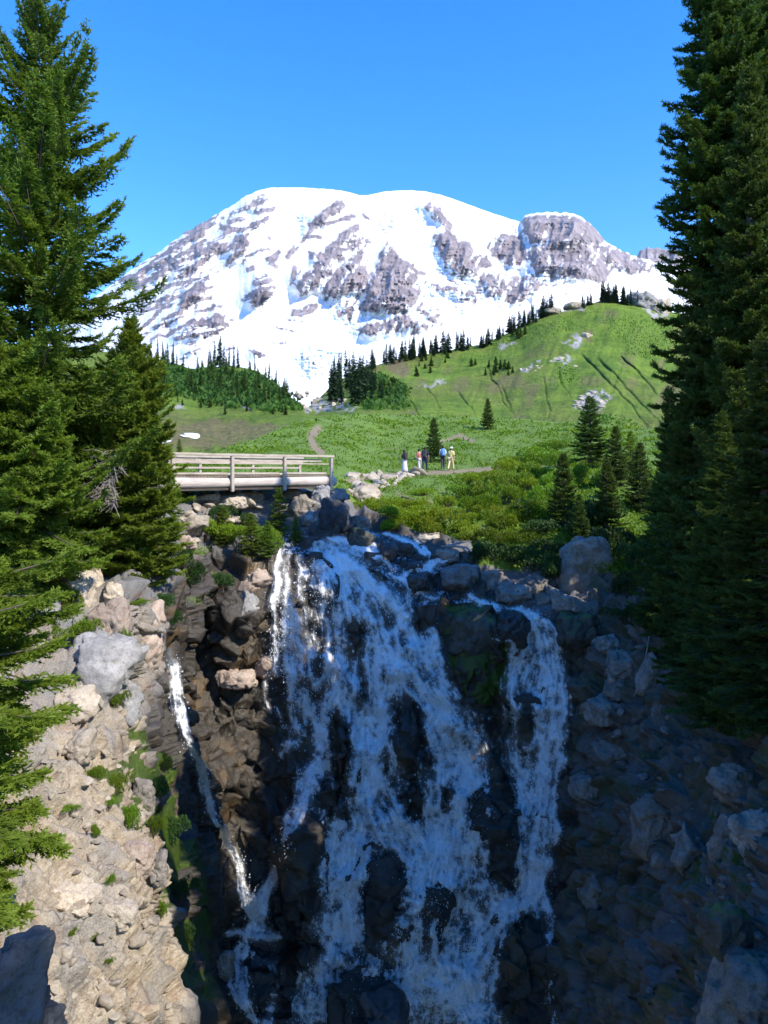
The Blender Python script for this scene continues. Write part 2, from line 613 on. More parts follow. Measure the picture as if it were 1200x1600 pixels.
bed = np.stack([e1 / 1.9 + warp * .7, e2 / .80 + warp * .7, e3 / 1.0], 1)
g1_, k1_, _ = facets(bed, 46, .9)
g2_, k2_, _ = facets(bed * 2.7 + 3, 47, .9)
bk = bank.ravel() * sstep(900, 1000, PY.ravel())
h = h * (1 - .45 * bk) + bk * (.42 * g1_ - .16 * np.exp(-k1_ / .03) + .18 * g2_ * lim(.3) - .07 * np.exp(-k2_ / .05) * lim(.3) + .03 * f3)
wl = (sstep(860, 930, WX) * sstep(900, 960, PY)).ravel()
h = h * (1 - .4 * wl) + wl * (.55 * g1_ - .12 * np.exp(-k1_ / .03) + .26 * g2_ * lim(.3) - .06 * np.exp(-k2_ / .05) * lim(.3))
hh = (h * rock.ravel() + meadow_h * veg.ravel()).reshape(PX.shape)
hh[0] *= .3
coarse = sstep(.10, .18, cell_w.reshape(PX.shape))
hh = hh * (1 - coarse) + box_blur(hh, 1, 1) * coarse
V = V + Nn * hh[..., None]
Nn = grid_normals(V)
# back of the crest: falls away behind it
back = []
for k in range(6, 0, -1):
    Dk = D[0] * (1 + .05 * k)
    pyk = PY[0] + 2.0 * k * k
    back.append(np.stack([(PX[0] - HX) / F * Dk, Dk, (HY - pyk) / F * Dk], -1))
Vall = np.concatenate([np.stack(back), V])
pad = lambda a: np.concatenate([np.repeat(a[:1], 6, 0), a]).ravel()
tone = fbm(pw / 2.5, 4, 71).reshape(PX.shape)

n = N('rock_ground')
oc = n.obj_co()
nz1 = n.noise(.9, 8, .62)
nz2 = n.noise(6.0, 8, .65)
nz3 = n.noise(30.0, 4, .6)
grey = n.mix(nz1, (.10, .10, .105), (.27, .265, .26))
tan = n.mix(n.ramp(nz2, [(.3, 0), (.7, 1)]), (.30, .235, .16), (.50, .425, .315))
tan = n.mix(n.ramp(n.noise(.75, 6, .6), [(.48, 0), (.62, .75)]), tan, (.26, .245, .22))
tan = n.mix(n.ramp(n.noise(2.6, 6, .65), [(.56, 0), (.66, .6)]), tan, (.17, .12, .075))
col = n.mix(n.attr('pale'), grey, tan)
col = n.mix(n.math('MULTIPLY', n.ramp(n.noise(1.7, 6, .6), [(.55, 0), (.68, 1)]), .5), col, (.22, .12, .07))
wet_shade = n.mix(nz2, (.020, .018, .016), (.085, .072, .055))
wet_shade = n.mix(n.ramp(n.noise(.55, 5, .6), [(.52, 0), (.66, 1)]), wet_shade, (.12, .078, .036))
col = n.mix(n.attr('wet'), col, wet_shade)
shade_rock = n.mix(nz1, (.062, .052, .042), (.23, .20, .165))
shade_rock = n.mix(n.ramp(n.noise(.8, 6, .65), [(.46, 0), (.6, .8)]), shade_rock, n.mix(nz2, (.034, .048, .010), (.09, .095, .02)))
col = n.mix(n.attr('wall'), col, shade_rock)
col = n.mix(n.ramp(nz3, [(.35, .35), (.6, 0)]), col, (.02, .018, .015))
grass = n.mix(n.noise(1.3, 6, .6), (.070, .135, .012), (.135, .215, .022))
grass = n.mix(n.ramp(n.noise(.35, 4, .6), [(.50, 0), (.75, .4)]), grass, (.13, .125, .03))
moss = n.mix(n.noise(9, 5, .6), (.02, .05, .006), (.085, .12, .012))
green = n.mix(n.attr('mossy'), grass, moss)
vf = n.math('ADD', n.attr('veg'), n.math('MULTIPLY', n.math('SUBTRACT', nz2, .5), .8), True)
vf = n.ramp(vf, [(.42, 0), (.58, 1)])
col = n.mix(vf, col, green)
col = n.mix(n.attr('soil'), col, n.mix(nz2, (.15, .115, .06), (.30, .235, .145)))
n.set(col, n.mix(n.attr('wet'), (.85,) * 3, n.mix(nz2, (.18,) * 3, (.5,) * 3)), .4)
hgt = n.math('ADD', n.math('MULTIPLY', nz2, 1.0), n.math('MULTIPLY', nz3, .35))
n.bump(hgt, .7, .10)
M_TERRAIN = n.m

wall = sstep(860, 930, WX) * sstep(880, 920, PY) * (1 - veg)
mossy = sstep(900, 960, PY) * 1.0
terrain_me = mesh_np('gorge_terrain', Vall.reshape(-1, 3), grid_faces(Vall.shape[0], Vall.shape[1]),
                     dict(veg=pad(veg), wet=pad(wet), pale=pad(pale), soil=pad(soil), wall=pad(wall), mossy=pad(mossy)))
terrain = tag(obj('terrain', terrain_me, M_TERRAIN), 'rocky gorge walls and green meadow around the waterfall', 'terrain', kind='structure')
TB = BVHTree.FromPolygons(Vall.reshape(-1, 3).tolist(), grid_faces(*Vall.shape[:2]).tolist())


def hit(px, py):
    """ground point seen at (px, py)"""
    d = Vector(((px - HX) / F, 1.0, (HY - py) / F))
    r = TB.ray_cast(Vector((0, 0, 0)), d.normalized())
    return (np.array(r[0]), np.array(r[1])) if r[0] is not None else (P(px, py, float(tps(np.array([px]), np.array([py]))[0])), np.array([0, 0, 1.0]))


def drop(x, y, z=60.0):
    r = TB.ray_cast(Vector((x, y, z)), Vector((0, 0, -1)))
    return np.array(r[0]) if r[0] is not None else np.array([x, y, -8.0])


# ================================================================== far hills behind the meadow
SKY2 = [(-900, 420), (-200, 515), (100, 545), (230, 560), (300, 575), (360, 570), (400, 580), (440, 605), (462, 630), (477, 640), (492, 628), (520, 600), (560, 578), (600, 566), (640, 557), (700, 548), (760, 536),
        (800, 518), (850, 492), (900, 480), (950, 468), (990, 474), (1030, 482), (1060, 490), (1150, 510), (1300, 540), (2100, 600)]
SKYD = [(-900, 200), (230, 230), (360, 260), (440, 200), (475, 172), (520, 250), (600, 300), (760, 330), (950, 350), (1150, 350), (2100, 330)]
HC = [(x, y, float(np.interp(x, [a for a, b in SKYD], [b for a, b in SKYD]))) for x, y in SKY2]
HC += [(x, 740, 104) for x in (-900, -200, 100, 300, 480, 650, 800, 950, 1100, 1400, 2100)]
HC += [(300, 640, 168), (250, 690, 122), (300, 690, 124), (360, 690, 122), (420, 660, 138), (475, 655, 140), (560, 640, 150), (700, 640, 178), (700, 600, 240), (900, 640, 170), (900, 560, 255), (1000, 640, 170), (1050, 560, 270), (600, 610, 215), (540, 610, 215)]
tps2 = TPS(HC)
hx = np.concatenate([np.linspace(-900, 180, 50, endpoint=False), np.arange(180, 1120, 1.6), np.linspace(1122, 2100, 50)])
hs_ = np.interp(hx, [a for a, b in SKY2], [b for a, b in SKY2])
# soften the corners of the skyline
ker = np.hanning(15); ker /= ker.sum()
hs_ = np.convolve(np.pad(hs_, 7, mode='edge'), ker, 'valid')
hs_ += (fbm(np.stack([hx / 14, hx * 0, hx * 0], 1), 3, 8) - .5) * 5
NR = 170
tt = np.linspace(0, 1, NR)
HPX = np.repeat(hx[None], NR, 0)
HPY = hs_[None] + (740 - hs_[None]) * tt[:, None]
HD = tps2(HPX, HPY)
GULLY = [([(908, 551), (950, 597), (985, 632), (1010, 668)], 3.0), ([(929, 555), (965, 592), (1000, 628), (1024, 655)], 3.0), ([(971, 555), (1003, 590), (1037, 626)], 2.2), ([(846, 585), (850, 610), (858, 655)], 2.0),
         ([(715, 610), (735, 640), (740, 660)], 2.4), ([(640, 622), (655, 650), (662, 665)], 2.0), ([(780, 600), (800, 640)], 2.0), ([(760, 570), (785, 625), (805, 650)], 1.6), ([(660, 600), (690, 640)], 1.6), ([(870, 570), (885, 620)], 1.4)]
gul = np.zeros(HPX.shape)
hw = (fbm(np.stack([HPX.ravel() / 20, HPY.ravel() / 20, HPX.ravel() * 0], 1), 3, 77).reshape(HPX.shape) - .5)
for pts, w in GULLY:
    dd, ss, _, _ = seg_dist(HPX + hw * 20, HPY + hw * 9, pts)
    gul = np.maximum(gul, np.exp(-(dd / (w * .6)) ** 2) * sstep(0, .15, ss) * (1 - .5 * ss) * (.55 + .9 * (hw + .5)))
rel = (fbm(np.stack([HPX.ravel() / 45, HPY.ravel() / 45, HPX.ravel() * 0 + 3], 1), 5, 99) - .5).reshape(HPX.shape)
rel2 = (ridged(np.stack([HPX.ravel() / 26 + HPY.ravel() / 70, HPY.ravel() / 120, HPX.ravel() * 0 + 8], 1), 4, 101) - .5).reshape(HPX.shape)
fadeS = sstep(0, .06, tt)[:, None]
HD = HD * (1 + fadeS * (.05 * rel + .022 * rel2 * sstep(560, 620, HPX) + .02 * gul))
HV = np.stack([(HPX - HX) / F * HD, HD, (HY - HPY) / F * HD], -1)
backh = []
for k in range(8, 0, -1):
    Dk = HD[0] * (1 + .03 * k)
    pyk = HPY[0] + 1.2 * k * k
    backh.append(np.stack([(HPX[0] - HX) / F * Dk, Dk, (HY - pyk) / F * Dk], -1))
HVall = np.concatenate([np.stack(backh), HV])
padh = lambda a: np.concatenate([np.repeat(a[:1], 8, 0), a]).ravel()
# stone patches and bare earth on the slope
hwx = HPX + hw * 22
hwy = HPY + (fbm(np.stack([HPX.ravel() / 14, HPY.ravel() / 14, HPX.ravel() * 0 + 6], 1), 3, 17).reshape(HPX.shape) - .5) * 18
STONE = [[(889, 634), (915, 614), (935, 608), (957, 616), (946, 632), (926, 648), (905, 642)], [(868, 566), (890, 556), (900, 566), (880, 573)], [(884, 532), (905, 522), (915, 538), (898, 545)], [(810, 575), (845, 560), (842, 566), (815, 580)],
         [(655, 603), (690, 594), (700, 600), (660, 606)], [(780, 540), (800, 532), (803, 538), (785, 544)], [(845, 486), (905, 474), (912, 482), (850, 492)], [(985, 460), (1040, 480), (1040, 500), (1000, 482)], [(455, 618), (500, 615), (560, 635), (520, 648), (480, 648)], [(375, 636), (390, 632), (395, 640)], [(268, 634), (280, 630), (284, 640)]]
stone = np.zeros(HPX.shape)
for poly in STONE:
    stone = np.maximum(stone, sstep(-3, 3, poly_dist(hwx, hwy, poly)))
stone *= sstep(.36, .5, fbm(np.stack([HPX.ravel() / 6, HPY.ravel() / 4, HPX.ravel() * 0], 1), 3, 27).reshape(HPX.shape))
EARTH = [([(600, 560), (628, 556), (640, 585), (622, 590), (606, 575)], .9), ([(250, 668), (330, 655), (420, 662), (470, 660), (430, 685), (330, 700), (250, 700)], .75), ([(910, 520), (926, 520), (928, 532), (914, 532)], 1.), ([(835, 510), (870, 508), (855, 520)], .7), ([(235, 640), (300, 650), (300, 670), (235, 665)], .3)]
earth = np.zeros(HPX.shape)
for poly, a in EARTH:
    earth = np.maximum(earth, a * sstep(-5, 5, poly_dist(hwx, hwy, poly)))
earth = np.maximum(earth, .55 * sstep(.55, .72, fbm(np.stack([HPX.ravel() / 30 + HPY.ravel() / 60, HPY.ravel() / 26, HPX.ravel() * 0 + 5], 1), 4, 37).reshape(HPX.shape)) * sstep(540, 600, HPX))
LUSH = [[(930, 490), (1045, 500), (1050, 560), (985, 555)], [(862, 572), (902, 570), (905, 600), (870, 605)], [(700, 530), (850, 500), (900, 490), (900, 520), (770, 545)], [(900, 640), (960, 650), (1000, 665), (900, 665)]]
lush = np.zeros(HPX.shape)
for poly in LUSH:
    lush = np.maximum(lush, sstep(-12, 14, poly_dist(hwx, hwy, poly)))
DARKV = [[(236, 560), (300, 576), (400, 582), (450, 615), (462, 640), (390, 640), (300, 625), (236, 610)], [(560, 580), (600, 585), (640, 615), (630, 640), (570, 640)]]
scrub = np.zeros(HPX.shape)
for poly in DARKV:
    scrub = np.maximum(scrub, sstep(-6, 8, poly_dist(hwx, hwy, poly)))
leafy = scrub.copy()
scrub = np.maximum(scrub, np.clip(gul * .6, 0, .6))

n = N('alpine_slope')
g1 = n.noise(.09, 8, .62)
g2 = n.noise(.7, 6, .65)
g3 = n.noise(.022, 5, .6)
col = n.mix(n.ramp(g1, [(.35, 0), (.65, 1)]), (.078, .142, .015), (.155, .235, .027))
col = n.mix(n.ramp(g3, [(.45, 0), (.66, .55)]), col, (.15, .13, .04))
col = n.mix(n.math('MULTIPLY', n.attr('earth'), n.ramp(g2, [(.3, .45), (.6, 1)])), col, n.mix(g1, (.13, .085, .05), (.21, .15, .095)))
col = n.mix(n.math('MULTIPLY', n.attr('lush'), .85), col, n.mix(g2, (.085, .16, .016), (.155, .23, .03)))
col = n.mix(n.attr('scrub'), col, n.mix(g2, (.028, .060, .014), (.065, .115, .024)))
col = n.mix(n.ramp(g2, [(.3, .6), (.5, 0)]), col, (.03, .05, .012))
col = n.mix(n.attr('stone'), col, n.mix(g2, (.18, .17, .165), (.48, .46, .44)))
n.set(col, .9, .15)
n.bump(n.math('ADD', g2, n.math('MULTIPLY', g1, 2.0)), .9, 1.2)
hill_me = mesh_np('hillside', HVall.reshape(-1, 3), grid_faces(*HVall.shape[:2]), dict(earth=padh(earth), stone=padh(stone), lush=padh(lush), scrub=padh(scrub)))
hill = tag(obj('hillside', hill_me, n.m), 'green alpine slopes behind the meadow with gullies and stone patches', 'hillside', kind='structure')
HB = BVHTree.FromPolygons(HVall.reshape(-1, 3).tolist(), grid_faces(*HVall.shape[:2]).tolist())


def hit_hill(px, py):
    for k in range(12):
        d = Vector(((px - HX) / F, 1.0, (HY - py - k) / F)).normalized()
        r = HB.ray_cast(Vector((0, 0, 0)), d)
        if r[0] is not None:
            return np.array(r[0])
    return P(px, py, 250)


# ================================================================== the snow mountain
SKY1 = [(-300, 640), (60, 545), (150, 462), (180, 440), (215, 415), (250, 393), (285, 366), (330, 340), (360, 322), (385, 306), (405, 297), (425, 293), (470, 293), (520, 296), (545, 300), (562, 305), (575, 305), (600, 299), (640, 297), (665, 299),
        (690, 305), (720, 315), (760, 330), (800, 343), (814, 347), (819, 337), (830, 333), (850, 332), (880, 332), (903, 336), (912, 342), (922, 347), (928, 356), (938, 366), (947, 378), (965, 388), (985, 398), (1000, 404), (1040, 412), (1100, 420), (1300, 470), (1600, 560)]
mx = np.concatenate([np.linspace(-300, 140, 60, endpoint=False), np.arange(140, 1110, 1.25), np.linspace(1112, 1600, 60)])
ms = np.interp(mx, [a for a, b in SKY1], [b for a, b in SKY1])
ker = np.hanning(9); ker /= ker.sum()
ms = np.convolve(np.pad(ms, 4, mode='edge'), ker, 'valid')
ms += (fbm(np.stack([mx / 7, mx * 0, mx * 0], 1), 3, 3) - .5) * np.where((mx < 400) | (mx > 812), 4.5, 1.2)
NRm = 330
tm = np.linspace(0, 1, NRm) ** 1.05
MPX = np.repeat(mx[None], NRm, 0)
MPY = ms[None] + (665 - ms[None]) * tm[:, None]
MD = 7600 * (3000 / 7600) ** tm[:, None] * np.ones_like(MPX)
A = lambda *pts: [(150 + x / 2.4, 260 + y / 2.4) for x, y in pts]
B = lambda *pts: [(600 + x / 2.4, 280 + y / 2.4) for x, y in pts]
ROCKP = [  # polygon, strength
    (A((500, 175), (560, 130), (610, 105), (650, 110), (650, 130), (600, 150), (540, 165)), 1), (A((580, 165), (620, 155), (680, 155), (640, 180), (590, 180)), 1),
    (A((230, 390), (330, 310), (420, 275), (490, 290), (490, 330), (400, 360), (300, 350)), .85), (A((530, 260), (580, 255), (580, 300), (530, 350), (480, 370), (500, 330)), 1),
    (A((260, 410), (300, 390), (400, 370), (370, 410), (290, 440)), .8), (A((290, 520), (330, 480), (400, 440), (405, 500), (360, 525)), .9), (A((380, 550), (440, 520), (470, 520), (400, 555)), .9),
    (A((330, 600), (370, 570), (420, 575), (470, 555), (495, 600), (420, 610)), .9), (A((550, 510), (600, 430), (640, 405), (675, 450), (670, 480), (630, 500), (620, 530), (590, 520)), 1),
    (A((740, 440), (770, 400), (800, 390), (830, 340), (870, 300), (890, 310), (880, 360), (890, 400), (850, 440), (800, 480), (750, 465)), 1),
    (A((890, 410), (930, 360), (985, 310), (1000, 350), (1030, 400), (1020, 450), (970, 470), (900, 490), (850, 490), (840, 480)), 1), (A((890, 310), (930, 320), (940, 350), (905, 370), (885, 345)), 1),
    (A((990, 480), (1030, 440), (1060, 400), (1050, 340), (1100, 285), (1130, 330), (1165, 400), (1190, 430), (1160, 460), (1130, 470), (1100, 490), (1060, 480), (1020, 520)), 1),
    (A((985, 610), (1040, 590), (1075, 605), (1040, 630), (990, 630)), .9), (A((1110, 575), (1160, 550), (1200, 560), (1200, 610), (1140, 610)), .8), (A((330, 690), (370, 675), (405, 695), (360, 705)), .8),
    (B((0, 270), (30, 235), (60, 290), (100, 350), (130, 365), (105, 400), (80, 440), (40, 500), (0, 500)), 1), (B((150, 100), (180, 90), (210, 110), (220, 140), (250, 170), (240, 192), (190, 160)), 1),
    (B((195, 220), (240, 190), (300, 230), (330, 260), (350, 320), (325, 372), (280, 360), (230, 310), (200, 260)), 1), (B((408, 230), (450, 205), (520, 215), (545, 280), (520, 325), (460, 320), (410, 290)), 1),
    (B((340, 290), (400, 285), (410, 330), (350, 340)), .9), (B((330, 350), (450, 365), (560, 355), (610, 385), (560, 440), (480, 470), (420, 450), (370, 400)), .58),
    (B((512, 150), (545, 131), (640, 129), (740, 137), (780, 160), (835, 238), (770, 250), (700, 228), (640, 250), (560, 240), (525, 190)), 1),
    (B((555, 260), (620, 235), (700, 230), (770, 250), (835, 238), (860, 268), (930, 298), (1000, 350), (930, 358), (880, 335), (815, 310), (845, 350), (830, 392), (780, 380), (720, 382), (680, 370), (640, 345), (570, 362), (552, 320)), .95),
    (B((100, 472), (150, 475), (140, 495), (105, 490)), .8), (B((0, 540), (60, 500), (100, 545), (60, 580), (0, 575)), .75), (B((170, 480), (220, 480), (210, 500)), .7),
]
ROCKS_ = [  # strokes: points, half width in photo pixels, strength
    (A((60, 450), (170, 390), (250, 330), (330, 270), (420, 200), (480, 178)), 4.5, .9), (A((200, 400), (320, 330), (420, 262)), 3.5, .8), (A((450, 220), (560, 240), (620, 215), (652, 185)), 5, .95), (A((480, 205), (560, 190)), 4, .8),
    (A((230, 422), (275, 398)), 4, .8), (A((200, 612), (300, 550), (345, 520)), 4, .85), (A((280, 652), (400, 608)), 4, .85), (A((160, 460), (230, 470), (300, 455), (360, 430)), 3, .7), (A((300, 500), (420, 420), (470, 385)), 4, .8),
    (A((780, 330), (860, 330), (910, 290), (940, 250), (1000, 210)), 5.5, 1), (A((790, 235), (840, 190), (880, 155), (940, 135)), 4.5, 1), (A((820, 225), (910, 208), (980, 178)), 3.5, .9), (A((720, 345), (760, 295)), 5, .9), (A((730, 440), (742, 375)), 5, .9),
    (A((795, 265), (860, 270)), 3, .9), (A((940, 278), (1000, 286)), 4, .9), (A((720, 540), (785, 550), (845, 520)), 5, .9), (A((890, 552), (960, 535), (945, 580)), 5, .9), (A((1000, 175), (1030, 200)), 3, .7), (A((560, 390), (600, 372)), 4, .7), (A((640, 270), (660, 270)), 4, .7),
    (A((690, 380), (660, 360), (700, 310)), 4, .7), (A((590, 690), (640, 712)), 3.5, .9), (A((660, 690), (680, 690)), 3.5, .7), (A((400, 645), (470, 625)), 3.5, .7), (A((1010, 540), (1100, 500), (1130, 540)), 5, .7), (A((690, 570), (800, 580)), 1.5, .5), (A((770, 715), (820, 735)), 4, .4), (A((650, 655), (740, 660)), 3, .35),
    (B((500, 470), (700, 430), (800, 400)), 3, .3), (B((60, 300), (120, 350), (160, 350)), 4, .8), (B((180, 515), (215, 505)), 4, .7), (B((940, 300), (1010, 345)), 4, .8), (B((560, 330), (550, 260)), 2, .8), (B((600, 400), (700, 380)), 2, .4),
]
Cc = lambda *pts: [(156 + x / 1.279, 250 + y / 1.279) for x, y in pts]
ROCKP += [(Cc((150, 297), (185, 262), (212, 240), (208, 275), (180, 295)), .9), (Cc((193, 336), (240, 305), (259, 333)), .9), (Cc((160, 338), (180, 315), (205, 318), (195, 335)), .8), (Cc((528, 268), (575, 212), (600, 235), (642, 270), (620, 302), (560, 306), (518, 300)), .9),
          (Cc((514, 337), (540, 325), (572, 332), (545, 348)), .9), (Cc((165, 388), (190, 370), (208, 378), (195, 392)), .8), (Cc((298, 376), (318, 376), (334, 392), (310, 390)), .8)]
ROCKS_ += [(Cc((40, 250), (150, 178), (240, 118)), 6, .9), (Cc((70, 260), (180, 190), (275, 130)), 4, .85), (Cc((110, 255), (220, 195), (305, 150)), 4, .8), (Cc((60, 345), (130, 302)), 3, .8), (Cc((95, 365), (190, 322)), 3, .8), (Cc((150, 358), (252, 340)), 3, .8),
           (Cc((80, 300), (150, 262), (205, 232)), 3.5, .8), (Cc((60, 285), (110, 255)), 3, .8), (Cc((130, 330), (165, 310)), 3, .8), (Cc((600, 312), (662, 335)), 5, .85), (Cc((470, 302), (500, 282)), 4, .8), (Cc((618, 352), (655, 322)), 3, .7), (Cc((378, 302), (440, 290)), 4, .8),
           (Cc((400, 172), (440, 122), (500, 85)), 4, .95), (Cc((640, 240), (700, 260), (760, 270)), 5, .6), (Cc((700, 280), (760, 262), (830, 240)), 4, .55), (Cc((690, 225), (740, 232)), 4, .7), (Cc((640, 300), (690, 330)), 4, .6), (Cc((760, 240), (900, 232), (980, 240)), 2.5, .5),
           (Cc((240, 385), (270, 375)), 2.5, .7), (Cc((340, 330), (400, 345)), 2, .5), (Cc((280, 215), (300, 190), (340, 175)), 3, .7), (Cc((330, 200), (360, 185)), 4, .8), (Cc((470, 190), (520, 165)), 4, .9), (Cc((500, 150), (545, 165)), 3, .8)]
mwn = np.stack([MPX.ravel() / 22, MPY.ravel() / 22, MPX.ravel() * 0], 1)
wX = MPX + (fbm(mwn, 5, 201, .6) - .5).reshape(MPX.shape) * 17
wY = MPY + (fbm(mwn + 40, 5, 202, .6) - .5).reshape(MPX.shape) * 15
rk = np.zeros(MPX.shape)
for poly, a in ROCKP:
    rk = np.maximum(rk, a * sstep(-7, 7, poly_dist(wX, wY, poly)))
for pts, w, a in ROCKS_:
    dd, ss, _, _ = seg_dist(wX, wY, pts)
    rk = np.maximum(rk, a * sstep(w * 1.5, w * .4, dd) * sstep(0, .1, ss) * sstep(1, .9, ss))
soft = box_blur(rk, 7, 2)
strk = ridged(np.stack([(MPX.ravel() + MPY.ravel() * .5) / 9, (MPY.ravel() - MPX.ravel() * .3) / 30, MPX.ravel() * 0], 1), 4, 210).reshape(MPX.shape)
al_, ac_ = -.94 * MPX.ravel() + .34 * MPY.ravel(), .34 * MPX.ravel() + .94 * MPY.ravel()     # down the left flank, and across it
strk2 = fbm(np.stack([al_ / 60, ac_ / 9, MPX.ravel() * 0], 1), 5, 215, .55).reshape(MPX.shape)
strk3 = fbm(np.stack([al_ / 34, ac_ / 5, MPX.ravel() * 0 + 5], 1), 4, 217, .55).reshape(MPX.shape)
left = sstep(420, 300, MPX) * sstep(300, 420, MPY + .6 * (420 - MPX))
# left flank: many thin bands of rock running down to the valley
rk = np.maximum(rk, left * .75 * sstep(.54, .62, strk2))
midlow = sstep(640, 700, MPX) * sstep(900, 780, MPX) * sstep(410, 440, MPY)
rk = np.maximum(rk, midlow * .7 * sstep(.6, .75, fbm(np.stack([MPX.ravel() / 20, MPY.ravel() / 6, MPX.ravel() * 0], 1), 4, 216).reshape(MPX.shape)))
fine = fbm(np.stack([MPX.ravel() / 5, MPY.ravel() / 5, MPX.ravel() * 0 + 2], 1), 4, 220, .6).reshape(MPX.shape)
near_rock = sstep(.10, .45, box_blur(rk, 14, 2))
midn = fbm(np.stack([(MPX.ravel() + .45 * MPY.ravel()) / 6, (MPY.ravel() - .3 * MPX.ravel()) / 17, MPX.ravel() * 0 + 12], 1), 4, 221, .6).reshape(MPX.shape)
midn = np.where(MPX < 430, .35 * midn + .65 * strk3, midn)
rk = np.maximum(rk, .55 * near_rock * sstep(.54, .64, midn))
rk = rk * (1 - .5 * sstep(.56, .66, np.where(MPX < 450, strk3, fbm(np.stack([(MPX.ravel() + .45 * MPY.ravel()) / 6, (MPY.ravel() - .3 * MPX.ravel()) / 18, MPX.ravel() * 0 + 30], 1), 4, 223, .6).reshape(MPX.shape))))
rockm = sstep(.30, .48, rk * .9 + (fine - .5) * .60 + (strk - .6) * .45)
rockm *= sstep(.01, .06, soft)
dome = sstep(250, 320, MPX)
top_snow = sstep(0, 5, MPY - ms[None])
rockm = rockm * np.where((MPX > 560) & (MPX < 815) | (MPX > 415) & (MPX <= 560) | (MPX > 820) & (MPX < 915), sstep(1.5, 5, MPY - ms[None]), 1)
# relief along the line of sight, in metres
big = (ridged(np.stack([MPX.ravel() / 90, MPY.ravel() / 150, MPX.ravel() * 0 + 1], 1), 4, 230) - .5).reshape(MPX.shape)
med = (ridged(np.stack([(MPX.ravel() + .3 * MPY.ravel()) / 26, MPY.ravel() / 44, MPX.ravel() * 0 + 4], 1), 5, 240, .58) - .5).reshape(MPX.shape)
sm = (fbm(np.stack([MPX.ravel() / 6, MPY.ravel() / 8, MPX.ravel() * 0 + 9], 1), 4, 250, .6) - .5).reshape(MPX.shape)
fade = np.minimum(1, (MPY - ms[None]) / 14)
gib = sstep(-6, 10, poly_dist(MPX, MPY, B((512, 150), (545, 131), (640, 129), (740, 137), (780, 160), (835, 238), (770, 250), (640, 250), (560, 240), (525, 190))))
relief = fade * (300 * soft + 120 * big + soft * 640 * med + (1 - soft) * 16 * med + (70 * soft + 20) * sm)
# the big square crag: its own near corner, shaded on the west face
relief += gib * 260 * np.exp(-np.abs(MPX - 895) / 60)
crev = np.zeros(MPX.shape)
for cx, cy, r in [(648, 332, 20), (798, 358, 26), (700, 420, 40), (650, 470, 40), (780, 440, 30), (430, 345, 14), (470, 340, 26), (560, 480, 40), (720, 460, 40), (600, 350, 24), (840, 430, 30), (500, 560, 40)]:
    crev = np.maximum(crev, np.exp(-((MPX - cx) ** 2 + (MPY - cy) ** 2) / r ** 2))
relief += crev * 120 * (ridged(np.stack([MPX.ravel() / 10, MPY.ravel() / 4.5, MPX.ravel() * 0], 1), 3, 260).reshape(MPX.shape) - .5)
MD = MD - relief
MV = np.stack([(MPX - HX) / F * MD, MD, (HY - MPY) / F * MD], -1)
backm = []
for k in range(8, 0, -1):
    Dk = MD[0] + 260.0 * k
    backm.append(np.stack([MV[0][:, 0], Dk, MV[0][:, 2] - 45.0 * k - 14.0 * k * k], -1))
MVall = np.concatenate([np.stack(backm), MV])
padm = lambda a: np.concatenate([np.repeat(a[:1], 8, 0), a]).ravel()
n = N('snow_and_rock')
r1 = n.noise(.006, 8, .65)
r2 = n.noise(.03, 5, .6)
rc = n.mix(n.ramp(r1, [(.35, 0), (.65, 1)]), (.105, .092, .10), (.33, .28, .28))
rc = n.mix(n.ramp(r2, [(.45, 0), (.7, .5)]), rc, (.20, .13, .115))
snow = n.mix(n.attr('ice'), (.78, .79, .81), (.55, .68, .78))
snow = n.mix(n.ramp(n.noise(.004, 6, .6), [(.55, 0), (.75, .25)]), snow, (.62, .58, .57))
n.set(n.mix(n.attr('rockm'), snow, rc), n.mix(n.attr('rockm'), (.6,) * 3, (.9,) * 3), .2)
n.bump(r2, .6, 14.0)
mountain_me = mesh_np('mountain', MVall.reshape(-1, 3), grid_faces(*MVall.shape[:2]), dict(rockm=padm(rockm), ice=padm(crev * .6)))
mountain = tag(obj('mountain', mountain_me, n.m), 'broad snow covered volcano with rocky ribs under blue sky', 'mountain', kind='structure')
M_MOUNTAIN = n.m

# the dark crag far behind its right shoulder
cx_ = np.arange(985, 1110, 1.25)
cs = np.interp(cx_, [985, 996, 999, 1010, 1018, 1028, 1036, 1048, 1060, 1075, 1110], [420, 404, 392, 388, 386, 387, 391, 389, 392, 398, 430]) + (fbm(np.stack([cx_ / 4, cx_ * 0, cx_ * 0], 1), 3, 4) - .5) * 7
ct = np.linspace(0, 1, 40)
CPX = np.repeat(cx_[None], 40, 0)
CPY = cs[None] + (450 - cs[None]) * ct[:, None]
CD = 8600 - 900 * ct[:, None] - 260 * (ridged(np.stack([CPX.ravel() / 12, CPY.ravel() / 30, CPX.ravel() * 0], 1), 4, 270).reshape(CPX.shape) - .5)
CV = np.stack([(CPX - HX) / F * CD, CD, (HY - CPY) / F * CD], -1)
cb = np.stack([CV[0] + np.array([0, 300.0 * k, -120.0 * k]) for k in range(4, 0, -1)])
CVall = np.concatenate([cb, CV])
crag_rock = np.concatenate([np.ones((4, len(cx_))), sstep(.25, .45, fbm(np.stack([CPX.ravel() / 9, CPY.ravel() / 9, CPX.ravel() * 0], 1), 3, 7).reshape(CPX.shape) + .25 - .3 * ct[:, None])])
crag_me = mesh_np('crag', CVall.reshape(-1, 3), grid_faces(*CVall.shape[:2]), dict(rockm=crag_rock.ravel(), ice=crag_rock.ravel() * 0))
tag(obj('rock_peak', crag_me, M_MOUNTAIN), 'jagged bare rock peak behind the right shoulder of the snow mountain', 'peak', kind='structure')

